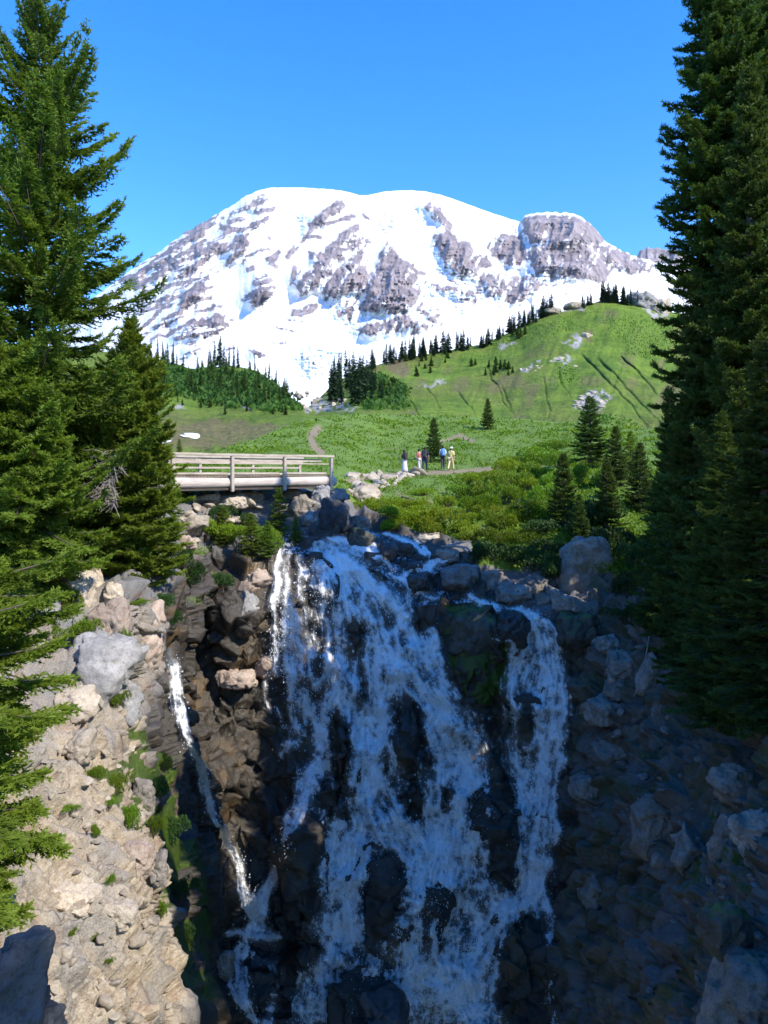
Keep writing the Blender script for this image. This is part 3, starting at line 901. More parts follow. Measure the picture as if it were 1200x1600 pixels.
# valley floor out to the horizon, below everything
gv, gf = [], []
for r in (0, 60, 400, 3000, 9000, 13500):
    for k in range(48):
        a = 2 * math.pi * k / 48
        gv.append((r * math.sin(a), r * math.cos(a), -46))
for i in range(5):
    for k in range(48):
        k2 = (k + 1) % 48
        gf.append((i * 48 + k, i * 48 + k2, (i + 1) * 48 + k2, (i + 1) * 48 + k))
n = N('valley_ground')
n.set(n.mix(n.noise(.02, 6, .6), (.03, .05, .02), (.08, .10, .04)), .95, .1)
tag(obj('ground', mesh_np('ground', np.array(gv), np.array(gf)), n.m), 'dark green valley floor stretching to the horizon', 'ground', kind='structure')
# ================================================================== conifers
def unit(a):
    return a / (np.linalg.norm(a, axis=-1, keepdims=True) + 1e-12)


def kites(S, T, L, Wd, U, tint, sag=0.0):
    """flat tapered sprays from S along T, length L, width Wd, across T x U; returns verts, tris, tint"""
    n = len(S)
    C = unit(np.cross(T, U))
    tip = S + T * L[:, None] - np.array([0, 0, 1.0]) * (sag * L)[:, None] if np.ndim(sag) else S + T * L[:, None] - np.array([0, 0, sag]) * L[:, None]
    mid = S + T * (L * .45)[:, None] + U * (Wd * .12)[:, None]
    a, b = mid + C * (Wd / 2)[:, None], mid - C * (Wd / 2)[:, None]
    V = np.stack([S, a, tip, b], 1).reshape(-1, 3)
    i = np.arange(n)[:, None] * 4
    Fc = np.concatenate([i + [0, 1, 2], i + [0, 2, 3]], 1).reshape(-1, 3)
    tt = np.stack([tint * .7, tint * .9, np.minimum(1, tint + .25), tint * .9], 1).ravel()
    return V, Fc, tt


def join(parts):
    V, Fc, T, o = [], [], [], 0
    for v, f, t in parts:
        V.append(v)
        Fc.append(f + o)
        T.append(t)
        o += len(v)
    return np.concatenate(V), np.concatenate(Fc), np.concatenate(T)


def conifer(seed, H, env, base=.05, spacing=.28, nb=6, el=(-.15, .55), droop=.35, uptip=.25, tw=.10, twl=.34, twmax=.7, wid=.05, sub=True, needles=5, nl=.06, lenvar=(.55, 1.05), twang=.95, hang=.15, dens=1.0, zmask=None, bare=0.0):
    """env: list of (height fraction, crown radius in metres). Returns crown arrays and the trunk builder."""
    r = np.random.default_rng(seed)
    zs = []
    z = base * H
    while z < H * .985:
        zs.append(z)
        z += spacing * r.uniform(.7, 1.3) * (1 - .45 * z / H)
    Z, AZ, LL = [], [], []
    for z in zs:
        k = max(3, int(round(nb * r.uniform(.7, 1.3))))
        a0 = r.uniform(0, 6.28)
        for q in range(k):
            Z.append(z + r.uniform(-.5, .5) * spacing)
            AZ.append(a0 + 6.283 * q / k + r.uniform(-.4, .4))
            LL.append(r.uniform(*lenvar))
    Z, AZ, LL = np.array(Z), np.array(AZ), np.array(LL)
    fr = np.clip(Z / H, 0, 1)
    R = np.interp(fr, [e[0] for e in env], [e[1] for e in env]) * LL
    ok = R > .06
    if zmask is not None:
        ok &= zmask(Z, AZ)
    Z, AZ, R, fr = Z[ok], AZ[ok], R[ok], fr[ok]
    nbr = len(Z)
    E = el[0] + (el[1] - el[0]) * fr ** 1.5 + r.uniform(-.15, .15, nbr)
    dr = droop * r.uniform(.6, 1.4, nbr) * (1 - .6 * fr)
    up = uptip * r.uniform(.5, 1.5, nbr)
    btint = r.uniform(0, 1, nbr)
    swp = r.uniform(-.25, .25, nbr)

    def pos(b, t):
        az = AZ[b] + swp[b] * t * t
        rad = R[b] * t
        zz = Z[b] + R[b] * (np.tan(E[b]) * t - dr[b] * t ** 2 + (up[b]) * t ** 4)
        return np.stack([rad * np.cos(az), rad * np.sin(az), zz], 1)
    cnt = np.maximum(3, np.ceil(R / tw * dens).astype(int))
    b = np.repeat(np.arange(nbr), cnt)
    t = (np.arange(len(b)) - np.repeat(np.cumsum(cnt) - cnt, cnt) + r.uniform(0, 1, len(b))) / cnt[b]
    t = .10 + .90 * np.clip(t, 0, 1)
    p0 = pos(b, t)
    T = unit(pos(b, t + .03) - pos(b, t - .03))
    up3 = np.array([0, 0, 1.0])
    S = unit(np.cross(T, up3))
    U = unit(np.cross(S, T))
    parts = []
    sts, sdir, slen, sU, stint = [], [], [], [], []
    for sgn in (-1, 1):
        l = np.minimum(twmax, (R[b] * twl * (1.05 - t) ** .7 + .10)) * r.uniform(.6, 1.15, len(b))
        ang = twang * r.uniform(.75, 1.2, len(b))
        d = unit(T * np.cos(ang)[:, None] + sgn * S * np.sin(ang)[:, None] + U * r.uniform(-.25, .30, len(b))[:, None] - up3 * (hang * r.uniform(.3, 1.5, len(b)))[:, None])
        sts.append(p0); sdir.append(d); slen.append(l); sU.append(U)
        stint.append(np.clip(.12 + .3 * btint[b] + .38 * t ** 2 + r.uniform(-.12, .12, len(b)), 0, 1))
    # the leading shoot of every branch
    bb = np.arange(nbr)
    sts.append(pos(bb, np.full(nbr, .9)))
    sdir.append(unit(pos(bb, np.full(nbr, 1.0)) - pos(bb, np.full(nbr, .88))))
    slen.append(np.maximum(.12, R * .16)); sU.append(np.repeat(up3[None], nbr, 0)); stint.append(np.clip(.5 + .4 * btint, 0, 1))
    st, sdv, sl, su, sti = (np.concatenate(q) for q in (sts, sdir, slen, sU, stint))
    if sub:
        big = sl > .16
        k = 4
        s_st, s_d, s_l, s_u, s_t = [], [], [], [], []
        for q in range(k):
            f = (q + .8) / (k + .6)
            sg = 1 if q % 2 else -1
            C = unit(np.cross(sdv[big], su[big]))
            m = big.sum()
            s_st.append(st[big] + sdv[big] * (sl[big] * f)[:, None])
            s_d.append(unit(sdv[big] * .75 + sg * C * .65 + su[big] * r.uniform(-.2, .3, m)[:, None]))
            s_l.append(sl[big] * (.52 * (1.1 - f)) * r.uniform(.8, 1.2, m) + .03)
            s_u.append(su[big]); s_t.append(np.clip(sti[big] + .10, 0, 1))
        st, sdv, sl, su, sti = (np.concatenate([a] + c) for a, c in ((st, s_st), (sdv, s_d), (sl, s_l), (su, s_u), (sti, s_t)))
    uu = unit(su + r.uniform(-.9, .9, su.shape))
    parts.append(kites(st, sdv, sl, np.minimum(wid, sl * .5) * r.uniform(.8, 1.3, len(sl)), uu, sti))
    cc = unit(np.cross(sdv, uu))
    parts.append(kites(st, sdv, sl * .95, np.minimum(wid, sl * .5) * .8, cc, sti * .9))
    if needles:
        m = np.repeat(np.arange(len(st)), needles)
        f = r.uniform(.1, 1.0, len(m))
        q = unit(r.normal(size=(len(m), 3)) + su[m] * .5)
        d = unit(sdv[m] * .75 + q * .75)
        parts.append(kites(st[m] + sdv[m] * (sl[m] * f)[:, None], d, nl * r.uniform(.7, 1.3, len(m)), np.full(len(m), nl * .28), unit(np.cross(d, q) + 1e-3), np.clip(sti[m] + .12, 0, 1)))
    crown = join(parts)
    tb = MB()
    tr = np.random.default_rng(seed + 1)
    pts = [(tr.normal() * .012 * H * f * .3, tr.normal() * .012 * H * f * .3, H * f) for f in (0, .03, .1, .2, .35, .5, .65, .8, .92, .99)]
    r0 = .012 * H + .05
    tb.tube(pts, [r0 * 1.5, r0 * 1.15, r0, r0 * .92, r0 * .75, r0 * .6, r0 * .42, r0 * .25, r0 * .12, r0 * .04], 9, .08, tr)
    # bare limb wood inside the crown
    keep = (R > .5)
    for q in np.nonzero(keep)[0][::1 if H > 5 else 2]:
        bpts = [pos(np.array([q]), np.array([f]))[0] for f in (0, .3, .6, .9)]
        w = .008 * R[q] + .006
        tb.tube(bpts, [w * 1.6, w * 1.2, w * .8, w * .3], 4)
    return crown, tb


def far_conifer(seed, H, Rb, nb=46):
    r = np.random.default_rng(seed)
    f = np.linspace(.06, .985, nb) + r.uniform(-.01, .01, nb)
    k = 5
    z = np.repeat(f * H, k)
    az = r.uniform(0, 6.283, len(z))
    R = Rb * (1 - np.repeat(f, k)) ** .7 * r.uniform(.4, 1.25, len(z)) + .16
    T = unit(np.stack([np.cos(az), np.sin(az), r.uniform(-.5, .25, len(z))], 1))
    S = np.stack([0 * z, 0 * z, z], 1)
    U = unit(np.repeat([[0, 0, 1.0]], len(z), 0) + r.uniform(-.5, .5, (len(z), 3)))
    return kites(S, T, R, R * .6 + .12, U, r.uniform(0, .8, len(z)), .12)


M_BARK = flat_mat('bark', (.085, .068, .055), .9, .45, 7)
M_DEADWOOD = flat_mat('dead_wood', (.30, .27, .25), .85, .25, 14)
M_HEM = foliage_mat('hemlock_needles', (.028, .054, .011), (.215, .30, .038), .38, var=.08)  # dark base and pale tips paint lit twigs over dark gaps, besides new growth
M_FIRL = foliage_mat('bright_fir_needles', (.038, .076, .011), (.215, .32, .036), .44, var=.08)
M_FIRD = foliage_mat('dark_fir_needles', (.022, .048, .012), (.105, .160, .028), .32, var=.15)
M_FAR = foliage_mat('far_fir_needles', (.012, .032, .014), (.040, .078, .024), .15, var=.3)
M_SCRUB = foliage_mat('scrub_fir_needles', (.035, .078, .022), (.13, .205, .045), .3, var=.3)


def tree_meshes(name, args, mat):
    crown, tb = conifer(**args)
    me = mesh_np(name + '_crown', *crown[:2], dict(tint=crown[2]), smooth=False)
    me.materials.append(mat)
    tm_ = tb.mesh(name + '_trunk', True)
    tm_.materials.append(M_BARK)
    return me, tm_


def plant_tree(meshes, name, label, loc, rz=0.0, scale=1.0, group=None, cat='tree'):
    t = thing(name, label, cat, loc, rz, group, scale)
    obj('crown', meshes[0], None, t)
    obj('trunk', meshes[1], None, t)
    return t


def at(px, py, d):
    return P(px, py, d)


# ---- tall hemlock on the left bank
tall = tree_meshes('tall_hemlock', dict(seed=3, H=18.6, env=[(0, 1.2), (.10, 2.6), (.25, 3.3), (.42, 3.6), (.55, 3.2), (.66, 2.75), (.78, 2.05), (.86, 1.25), (.90, .95), (.955, .55), (1, .2)],
                                       base=.10, spacing=.42, nb=5, el=(-.02, 1.0), droop=.38, uptip=.34, tw=.085, twl=.36, twmax=.75, wid=.062, needles=3, nl=.085, lenvar=(.32, 1.15), hang=.30), M_HEM)
plant_tree(tall, 'hemlock_tree', 'tall dark hemlock with ragged upswept branches towering over the left end of the bridge', P(62, -28, 22.5) - np.array([0, 0, 18.6]), .4)
# ---- dense fir leaning over the gorge beside it
dense = tree_meshes('bank_fir', dict(seed=8, H=8.7, env=[(0, 1.1), (.08, 1.6), (.2, 1.9), (.35, 1.75), (.55, 1.45), (.75, 1.05), (.9, .4), (1, .1)], base=.03, spacing=.17, nb=7, el=(-.05, .5), droop=.18, uptip=.22,
                                     tw=.07, twl=.36, twmax=.5, wid=.06, needles=3, nl=.075, lenvar=(.6, 1.08), hang=.05), M_FIRL)
plant_tree(dense, 'fir_tree', 'bright green layered fir overhanging the gorge at the near end of the bridge', P(205, 925, 24.2), 1.1)
young = tree_meshes('bank_young', dict(seed=12, H=6.6, env=[(0, .9), (.12, 2.0), (.3, 2.2), (.5, 1.7), (.75, .9), (1, .12)], base=.02, spacing=.2, nb=6, el=(-.1, .5), droop=.30, uptip=.25,
                                       tw=.075, twl=.40, twmax=.6, wid=.062, needles=3, nl=.08, lenvar=(.5, 1.1), hang=.22), M_FIRL)
plant_tree(young, 'hemlock_tree', 'bushy yellow green young hemlock at the foot of the tall hemlock', P(40, 925, 20.2), 2.1)
plant_tree(young, 'hemlock_tree', 'bushy young hemlock cut off by the left edge of the view below the tall hemlock', P(-60, 890, 19.5), 4.0, 1.1)
plant_tree(young, 'hemlock_tree', 'half hidden young hemlock between the tall hemlock and the layered fir', P(128, 850, 25.5), 5.2, .9)
# ---- near hemlock whose branch tips reach in at the left edge
nearh = tree_meshes('near_hemlock', dict(seed=21, H=6.2, env=[(0, .8), (.15, 1.75), (.3, 1.85), (.5, 1.95), (.62, 2.05), (.68, 1.2), (.8, .6), (1, .1)], base=.10, spacing=.15, nb=8, el=(-.02, .5), droop=.36, uptip=.16,
                                         tw=.036, twl=.34, twmax=.40, wid=.036, needles=4, nl=.04, lenvar=(.6, 1.08), hang=.30), M_FIRL)
plant_tree(nearh, 'hemlock_tree', 'near hemlock reaching fresh green branch tips in from the left edge over the pale scree', (-5.55, 8.3, -5.15), .8)
# ---- dead twigs in the fir
dmb = MB()
rr = np.random.default_rng(5)
for k in range(46):
    a = rr.uniform(-.9, .9)
    p = np.array([0, 0, rr.uniform(-.7, .7)])
    d = np.array([math.sin(a) * .9, -rr.uniform(.2, .7), rr.uniform(-.7, .25)])
    L = rr.uniform(.5, 1.15)
    m = p + d * L * .5 + np.array([0, 0, .06])
    e = p + d * L + np.array([0, 0, -.10])
    dmb.tube([p, m, e], [.016, .011, .004], 4)
    for q in range(5):
        s = p + d * L * rr.uniform(.35, 1)
        dmb.tube([s, s + np.array([rr.uniform(-.28, .28), rr.uniform(-.2, .1), rr.uniform(-.3, .12)])], [.007, .003], 3)
dw = dmb.build('dead_branch', M_DEADWOOD)
dw.location = tuple(P(172, 745, 22.6))
tag(dw, 'tangle of bare grey dead twigs between the tall hemlock and the layered fir', 'dead branch')

# ---- the dark stand on the right
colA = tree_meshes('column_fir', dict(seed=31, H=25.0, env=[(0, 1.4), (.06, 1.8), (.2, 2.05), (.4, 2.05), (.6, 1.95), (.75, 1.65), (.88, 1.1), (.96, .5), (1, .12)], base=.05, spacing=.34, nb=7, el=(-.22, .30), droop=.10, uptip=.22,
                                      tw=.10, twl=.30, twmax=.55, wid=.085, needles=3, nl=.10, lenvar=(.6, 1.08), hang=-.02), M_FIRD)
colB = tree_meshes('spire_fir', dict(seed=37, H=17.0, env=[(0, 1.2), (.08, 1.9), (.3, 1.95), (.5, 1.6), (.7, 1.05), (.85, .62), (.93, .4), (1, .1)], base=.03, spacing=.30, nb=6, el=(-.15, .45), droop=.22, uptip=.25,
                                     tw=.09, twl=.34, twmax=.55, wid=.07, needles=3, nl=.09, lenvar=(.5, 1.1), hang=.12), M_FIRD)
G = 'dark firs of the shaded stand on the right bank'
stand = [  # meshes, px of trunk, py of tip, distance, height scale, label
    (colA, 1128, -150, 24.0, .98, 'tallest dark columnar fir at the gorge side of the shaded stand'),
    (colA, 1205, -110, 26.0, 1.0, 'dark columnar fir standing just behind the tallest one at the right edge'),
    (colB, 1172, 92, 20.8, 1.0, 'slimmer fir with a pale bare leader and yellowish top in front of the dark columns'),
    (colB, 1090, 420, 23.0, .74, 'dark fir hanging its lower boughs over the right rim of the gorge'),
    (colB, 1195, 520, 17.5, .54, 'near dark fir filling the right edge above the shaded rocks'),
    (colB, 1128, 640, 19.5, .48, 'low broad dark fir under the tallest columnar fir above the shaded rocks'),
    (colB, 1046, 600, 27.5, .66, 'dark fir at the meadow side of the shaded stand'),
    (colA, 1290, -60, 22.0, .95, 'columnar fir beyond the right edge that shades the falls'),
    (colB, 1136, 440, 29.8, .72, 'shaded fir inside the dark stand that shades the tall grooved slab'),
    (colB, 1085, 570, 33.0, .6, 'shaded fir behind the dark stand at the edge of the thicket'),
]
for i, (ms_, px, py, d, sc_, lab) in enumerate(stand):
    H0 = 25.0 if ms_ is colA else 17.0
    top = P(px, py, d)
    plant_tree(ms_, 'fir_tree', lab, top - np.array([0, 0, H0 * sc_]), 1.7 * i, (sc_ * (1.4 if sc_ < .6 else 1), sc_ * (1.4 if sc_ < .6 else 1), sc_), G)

for k, (x, y, top, wd, lab) in enumerate([(11.4, 12.0, 15.5, 1.5, 'fir beyond the right edge whose shade falls on the thin side fall'), (11.4, 6.3, 12.5, 1.25, 'fir beyond the right edge whose shade falls on the inner wall of the gorge'),
                                  (11.6, -7.4, 18.0, 1.25, 'fir beside the viewpoint whose shade falls on the near corner rock')]):
    sc_ = (top + 4) / 17.0
    plant_tree(colB, 'fir_tree', lab, (x, y, -4.0), 2.2 * k, (sc_ * wd, sc_ * wd, sc_))

# ---- small conifers round the meadow and the falls
smallA = tree_meshes('small_fir', dict(seed=41, H=4.0, env=[(0, .75), (.1, 1.05), (.3, .95), (.6, .55), (.85, .25), (1, .05)], base=.08, spacing=.20, nb=7, el=(-.1, .45), droop=.12, uptip=.2, tw=.09, twl=.38, twmax=.4, wid=.085, sub=False, needles=4, nl=.10, lenvar=(.7, 1.1), hang=.02), M_FIRD)
smallB = tree_meshes('small_hemlock', dict(seed=43, H=4.0, env=[(0, .7), (.1, 1.0), (.3, 1.0), (.6, .7), (.85, .3), (1, .05)], base=.06, spacing=.22, nb=6, el=(-.1, .45), droop=.30, uptip=.2, tw=.09, twl=.40, twmax=.4, wid=.075, sub=False, needles=4, nl=.09, lenvar=(.5, 1.1), hang=.15), M_FIRL)
smalls = [  # meshes, px, foot py, tip py, distance, label, dark?
    (smallA, 678, 722, 652, 57.5, 'small dark fir with a bare lower trunk standing among the hikers'),
    (smallA, 762, 671, 622, 88.0, 'lone little fir on the crest of the meadow'),
    (smallA, 922, 722, 618, 47.0, 'broad dark fir in front of the grey stone patch at the right of the meadow'),
    (smallA, 962, 760, 664, 45.0, 'dark fir just right of the broad fir at the meadow edge'),
    (smallA, 880, 822, 706, 41.0, 'shaded narrow fir in the thicket left of the dark stand'),
    (smallA, 1000, 800, 690, 43.0, 'shaded fir between the thicket and the dark stand'),
    (smallA, 948, 830, 716, 38.5, 'deep shaded fir right above the tall grey slab'),
    (smallA, 1042, 850, 700, 36.0, 'shaded fir at the foot of the dark stand beside the thicket'),
    (smallA, 905, 850, 770, 37.5, 'low shaded fir in the hollow left of the tall grey slab'),
    (smallB, 436, 838, 760, 34.4, 'small pointed fir on the rocks right in front of the bridge log'),
    (smallB, 392, 868, 800, 33.6, 'squat yellow green conifer leaning out over the alcove left of the falls'),
    (smallB, 418, 868, 812, 33.0, 'small conifer with drooping boughs beside the lip of the falls'),
    (smallB, 462, 846, 802, 34.0, 'tiny conifer at the left edge of the smooth water above the falls'),
    (smallB, 350, 850, 790, 33.0, 'low spreading conifer on the stony slope under the bridge'),
    (smallB, 268, 812, 735, 31.8, 'young conifer hiding the near bridge post beside the layered fir'),
    (smallB, 240, 700, 645, 46.0, 'pale young conifer rising behind the near end of the bridge rail'),
    (smallB, 280, 708, 684, 50.0, 'tiny conifer behind the bridge rail below the snow patches'),
    (smallB, 985, 748, 672, 56.0, 'sunlit young fir in the gap between the thicket and the dark stand'),
]
for i, (ms_, px, fy, ty, d, lab) in enumerate(smalls):
    foot, _ = hit(px, fy)
    dd = foot[1] if abs(foot[1] - d) < 9 else d
    top = P(px, ty, dd)
    base_ = P(px, fy, dd)
    hgt = top[2] - base_[2]
    k = hgt / 4.0
    wk = k * (1.25 if i in (2, 10, 11, 13) else 1.0)
    t = plant_tree(ms_, 'fir_tree' if ms_ is smallA else 'conifer', lab, base_ - np.array([0, 0, .05]), 1.3 * i, (wk, wk, k))

# ---- the far trees, each an object of its own with shared meshes
fars = []
for k, (rb, nbk) in enumerate([(1.5, 46), (1.9, 46), (1.25, 46), (1.7, 40), (1.1, 50)]):
    v, f, t = far_conifer(60 + k, 10, rb, nbk)
    trunk = MB()
    trunk.tube([(0, 0, -1.5), (0, 0, 3), (0, 0, 9.5)], [.16, .13, .03], 5)
    tv = np.array(trunk.v)
    tf = np.array([q for q in trunk.f if len(q) == 4])
    tri = np.concatenate([tf[:, [0, 1, 2]], tf[:, [0, 2, 3]]])
    v2 = np.concatenate([v, tv]); f2 = np.concatenate([f, tri + len(v)]); t2 = np.concatenate([t, np.zeros(len(tv))])
    me = mesh_np('far_fir', v2, f2, dict(tint=t2), smooth=False)
    me.materials.append(M_FAR)
    me2 = me.copy(); me2.materials.clear(); me2.materials.append(M_SCRUB)
    fars.append((me, me2))
rf = np.random.default_rng(77)


def far_tree(px, py, hpx, label, group, scrub=False, w=1.0):
    p = hit_hill(px, py)
    d = p[1]
    hm = hpx / F * d
    o = bpy.data.objects.new('fir_tree', fars[rf.integers(0, 5)][1 if scrub else 0])
    COL.objects.link(o)
    o.location = tuple(p)
    s = hm / 10
    o.scale = (s * w * rf.uniform(.85, 1.2), s * w * rf.uniform(.85, 1.2), s)
    o.rotation_euler = (rf.normal() * .03, rf.normal() * .03, rf.uniform(0, 6.28))
    tag(o, label, 'tree', group)


sky_at = lambda x: float(np.interp(x, hx, hs_))
G1 = 'dark firs along the ridge line of the green hill'
for x0, x1, n_ in [(577, 592, 5), (596, 612, 6), (612, 634, 8), (634, 652, 9), (655, 676, 8), (674, 686, 4), (690, 702, 5), (712, 738, 9), (748, 772, 9), (776, 790, 5), (792, 812, 8), (808, 826, 7), (824, 840, 5)]:
    big_ = rf.uniform(26, 40)
    for x in rf.uniform(x0, x1, n_):
        far_tree(x, sky_at(x) + rf.uniform(0, 6), big_ * rf.uniform(.45, 1.05), 'dark fir in the row along the ridge of the green hill', G1, w=rf.uniform(.8, 1.35))
G2 = 'dark firs clumped on top of the green hill'
for x in np.concatenate([rf.uniform(845, 868, 8), rf.uniform(908, 925, 4), rf.uniform(930, 965, 16), rf.uniform(972, 1000, 10)]):
    far_tree(x, sky_at(x) + rf.uniform(1, 5), rf.uniform(16, 34), 'small dark fir in the clumps beside the crag on the hilltop', G2, w=1.25)
G3 = 'tall firs packed in the dark grove by the valley notch'
for x in rf.uniform(500, 604, 34):
    f = (x - 500) / 104
    top = np.interp(x, [500, 520, 535, 560, 580, 604], [590, 556, 544, 545, 565, 596])
    foot = rf.uniform(600, 634) if x > 515 else rf.uniform(612, 628)
    far_tree(x, foot, max(26, (foot - top) * rf.uniform(.72, 1.0)), 'tall dark fir packed into the grove right of the valley notch', G3, w=.85)
G4 = 'firs of the forest on the slope left of the valley notch'
for k in range(96):
    x = rf.uniform(215, 462)
    lo = np.interp(x, [215, 300, 400, 462], [612, 622, 634, 645])
    hi = sky_at(x) + 2
    y = rf.uniform(hi, lo)
    far_tree(x, y, rf.uniform(18, 34) * np.interp(y, [hi, lo + 1], [.85, 1.1]), 'mid green fir in the forest on the slope left of the valley notch', G4, scrub=True, w=rf.uniform(.8, 1.25))
G5 = 'tall thin firs against the snow above the left slope'
for x, hp in [(247, 42), (255, 36), (263, 34), (269, 40), (326, 34), (335, 44), (343, 52), (350, 36), (358, 34), (366, 40), (372, 36), (398, 30), (420, 30), (431, 27), (447, 26), (330, 30)]:
    far_tree(x, sky_at(x) + 2, hp, 'tall thin dark fir standing against the snow above the left slope', G5, w=.75)
G7 = 'young firs at the foot of the forest left of the valley notch'
for k in range(30):
    x = rf.uniform(225, 455)
    far_tree(x, np.interp(x, [215, 300, 400, 462], [618, 628, 640, 650]) + rf.normal() * 5, rf.uniform(9, 17), 'small young fir along the lower edge of the forest left of the valley notch', G7, scrub=True, w=1.6)
G6 = 'low scrub firs spread over the green hill'
for x, y, n_ in [(600, 605, 18), (615, 620, 8), (785, 582, 10), (770, 575, 5), (660, 572, 8), (690, 560, 5), (820, 524, 5)]:
    for k in range(n_):
        far_tree(x + rf.normal() * 14, y + rf.normal() * 7, rf.uniform(8, 17), 'low scrubby fir in a dark patch on the green hillside', G6, scrub=True, w=2.2)
# ================================================================== the falls
ST = 1.2
wxs = np.arange(232, 932, ST)
wys = np.arange(806, 1660, ST)
WPX, WPY = np.meshgrid(wxs, wys)


def terr_depth(X, Y):
    """distance of the finished rock surface seen at (X, Y)"""
    gi = np.interp(X, xs, np.arange(len(xs)))
    gj = np.clip((Y - 780) / 2.2, 0, None) + 64
    i0 = np.clip(np.floor(gi).astype(int), 0, V.shape[1] - 2)
    j0 = np.clip(np.floor(gj).astype(int), 0, V.shape[0] - 2)
    fx, fy = gi - i0, gj - j0
    Z = V[..., 1]
    return Z[j0, i0] * (1 - fx) * (1 - fy) + Z[j0, i0 + 1] * fx * (1 - fy) + Z[j0 + 1, i0] * (1 - fx) * fy + Z[j0 + 1, i0 + 1] * fx * fy


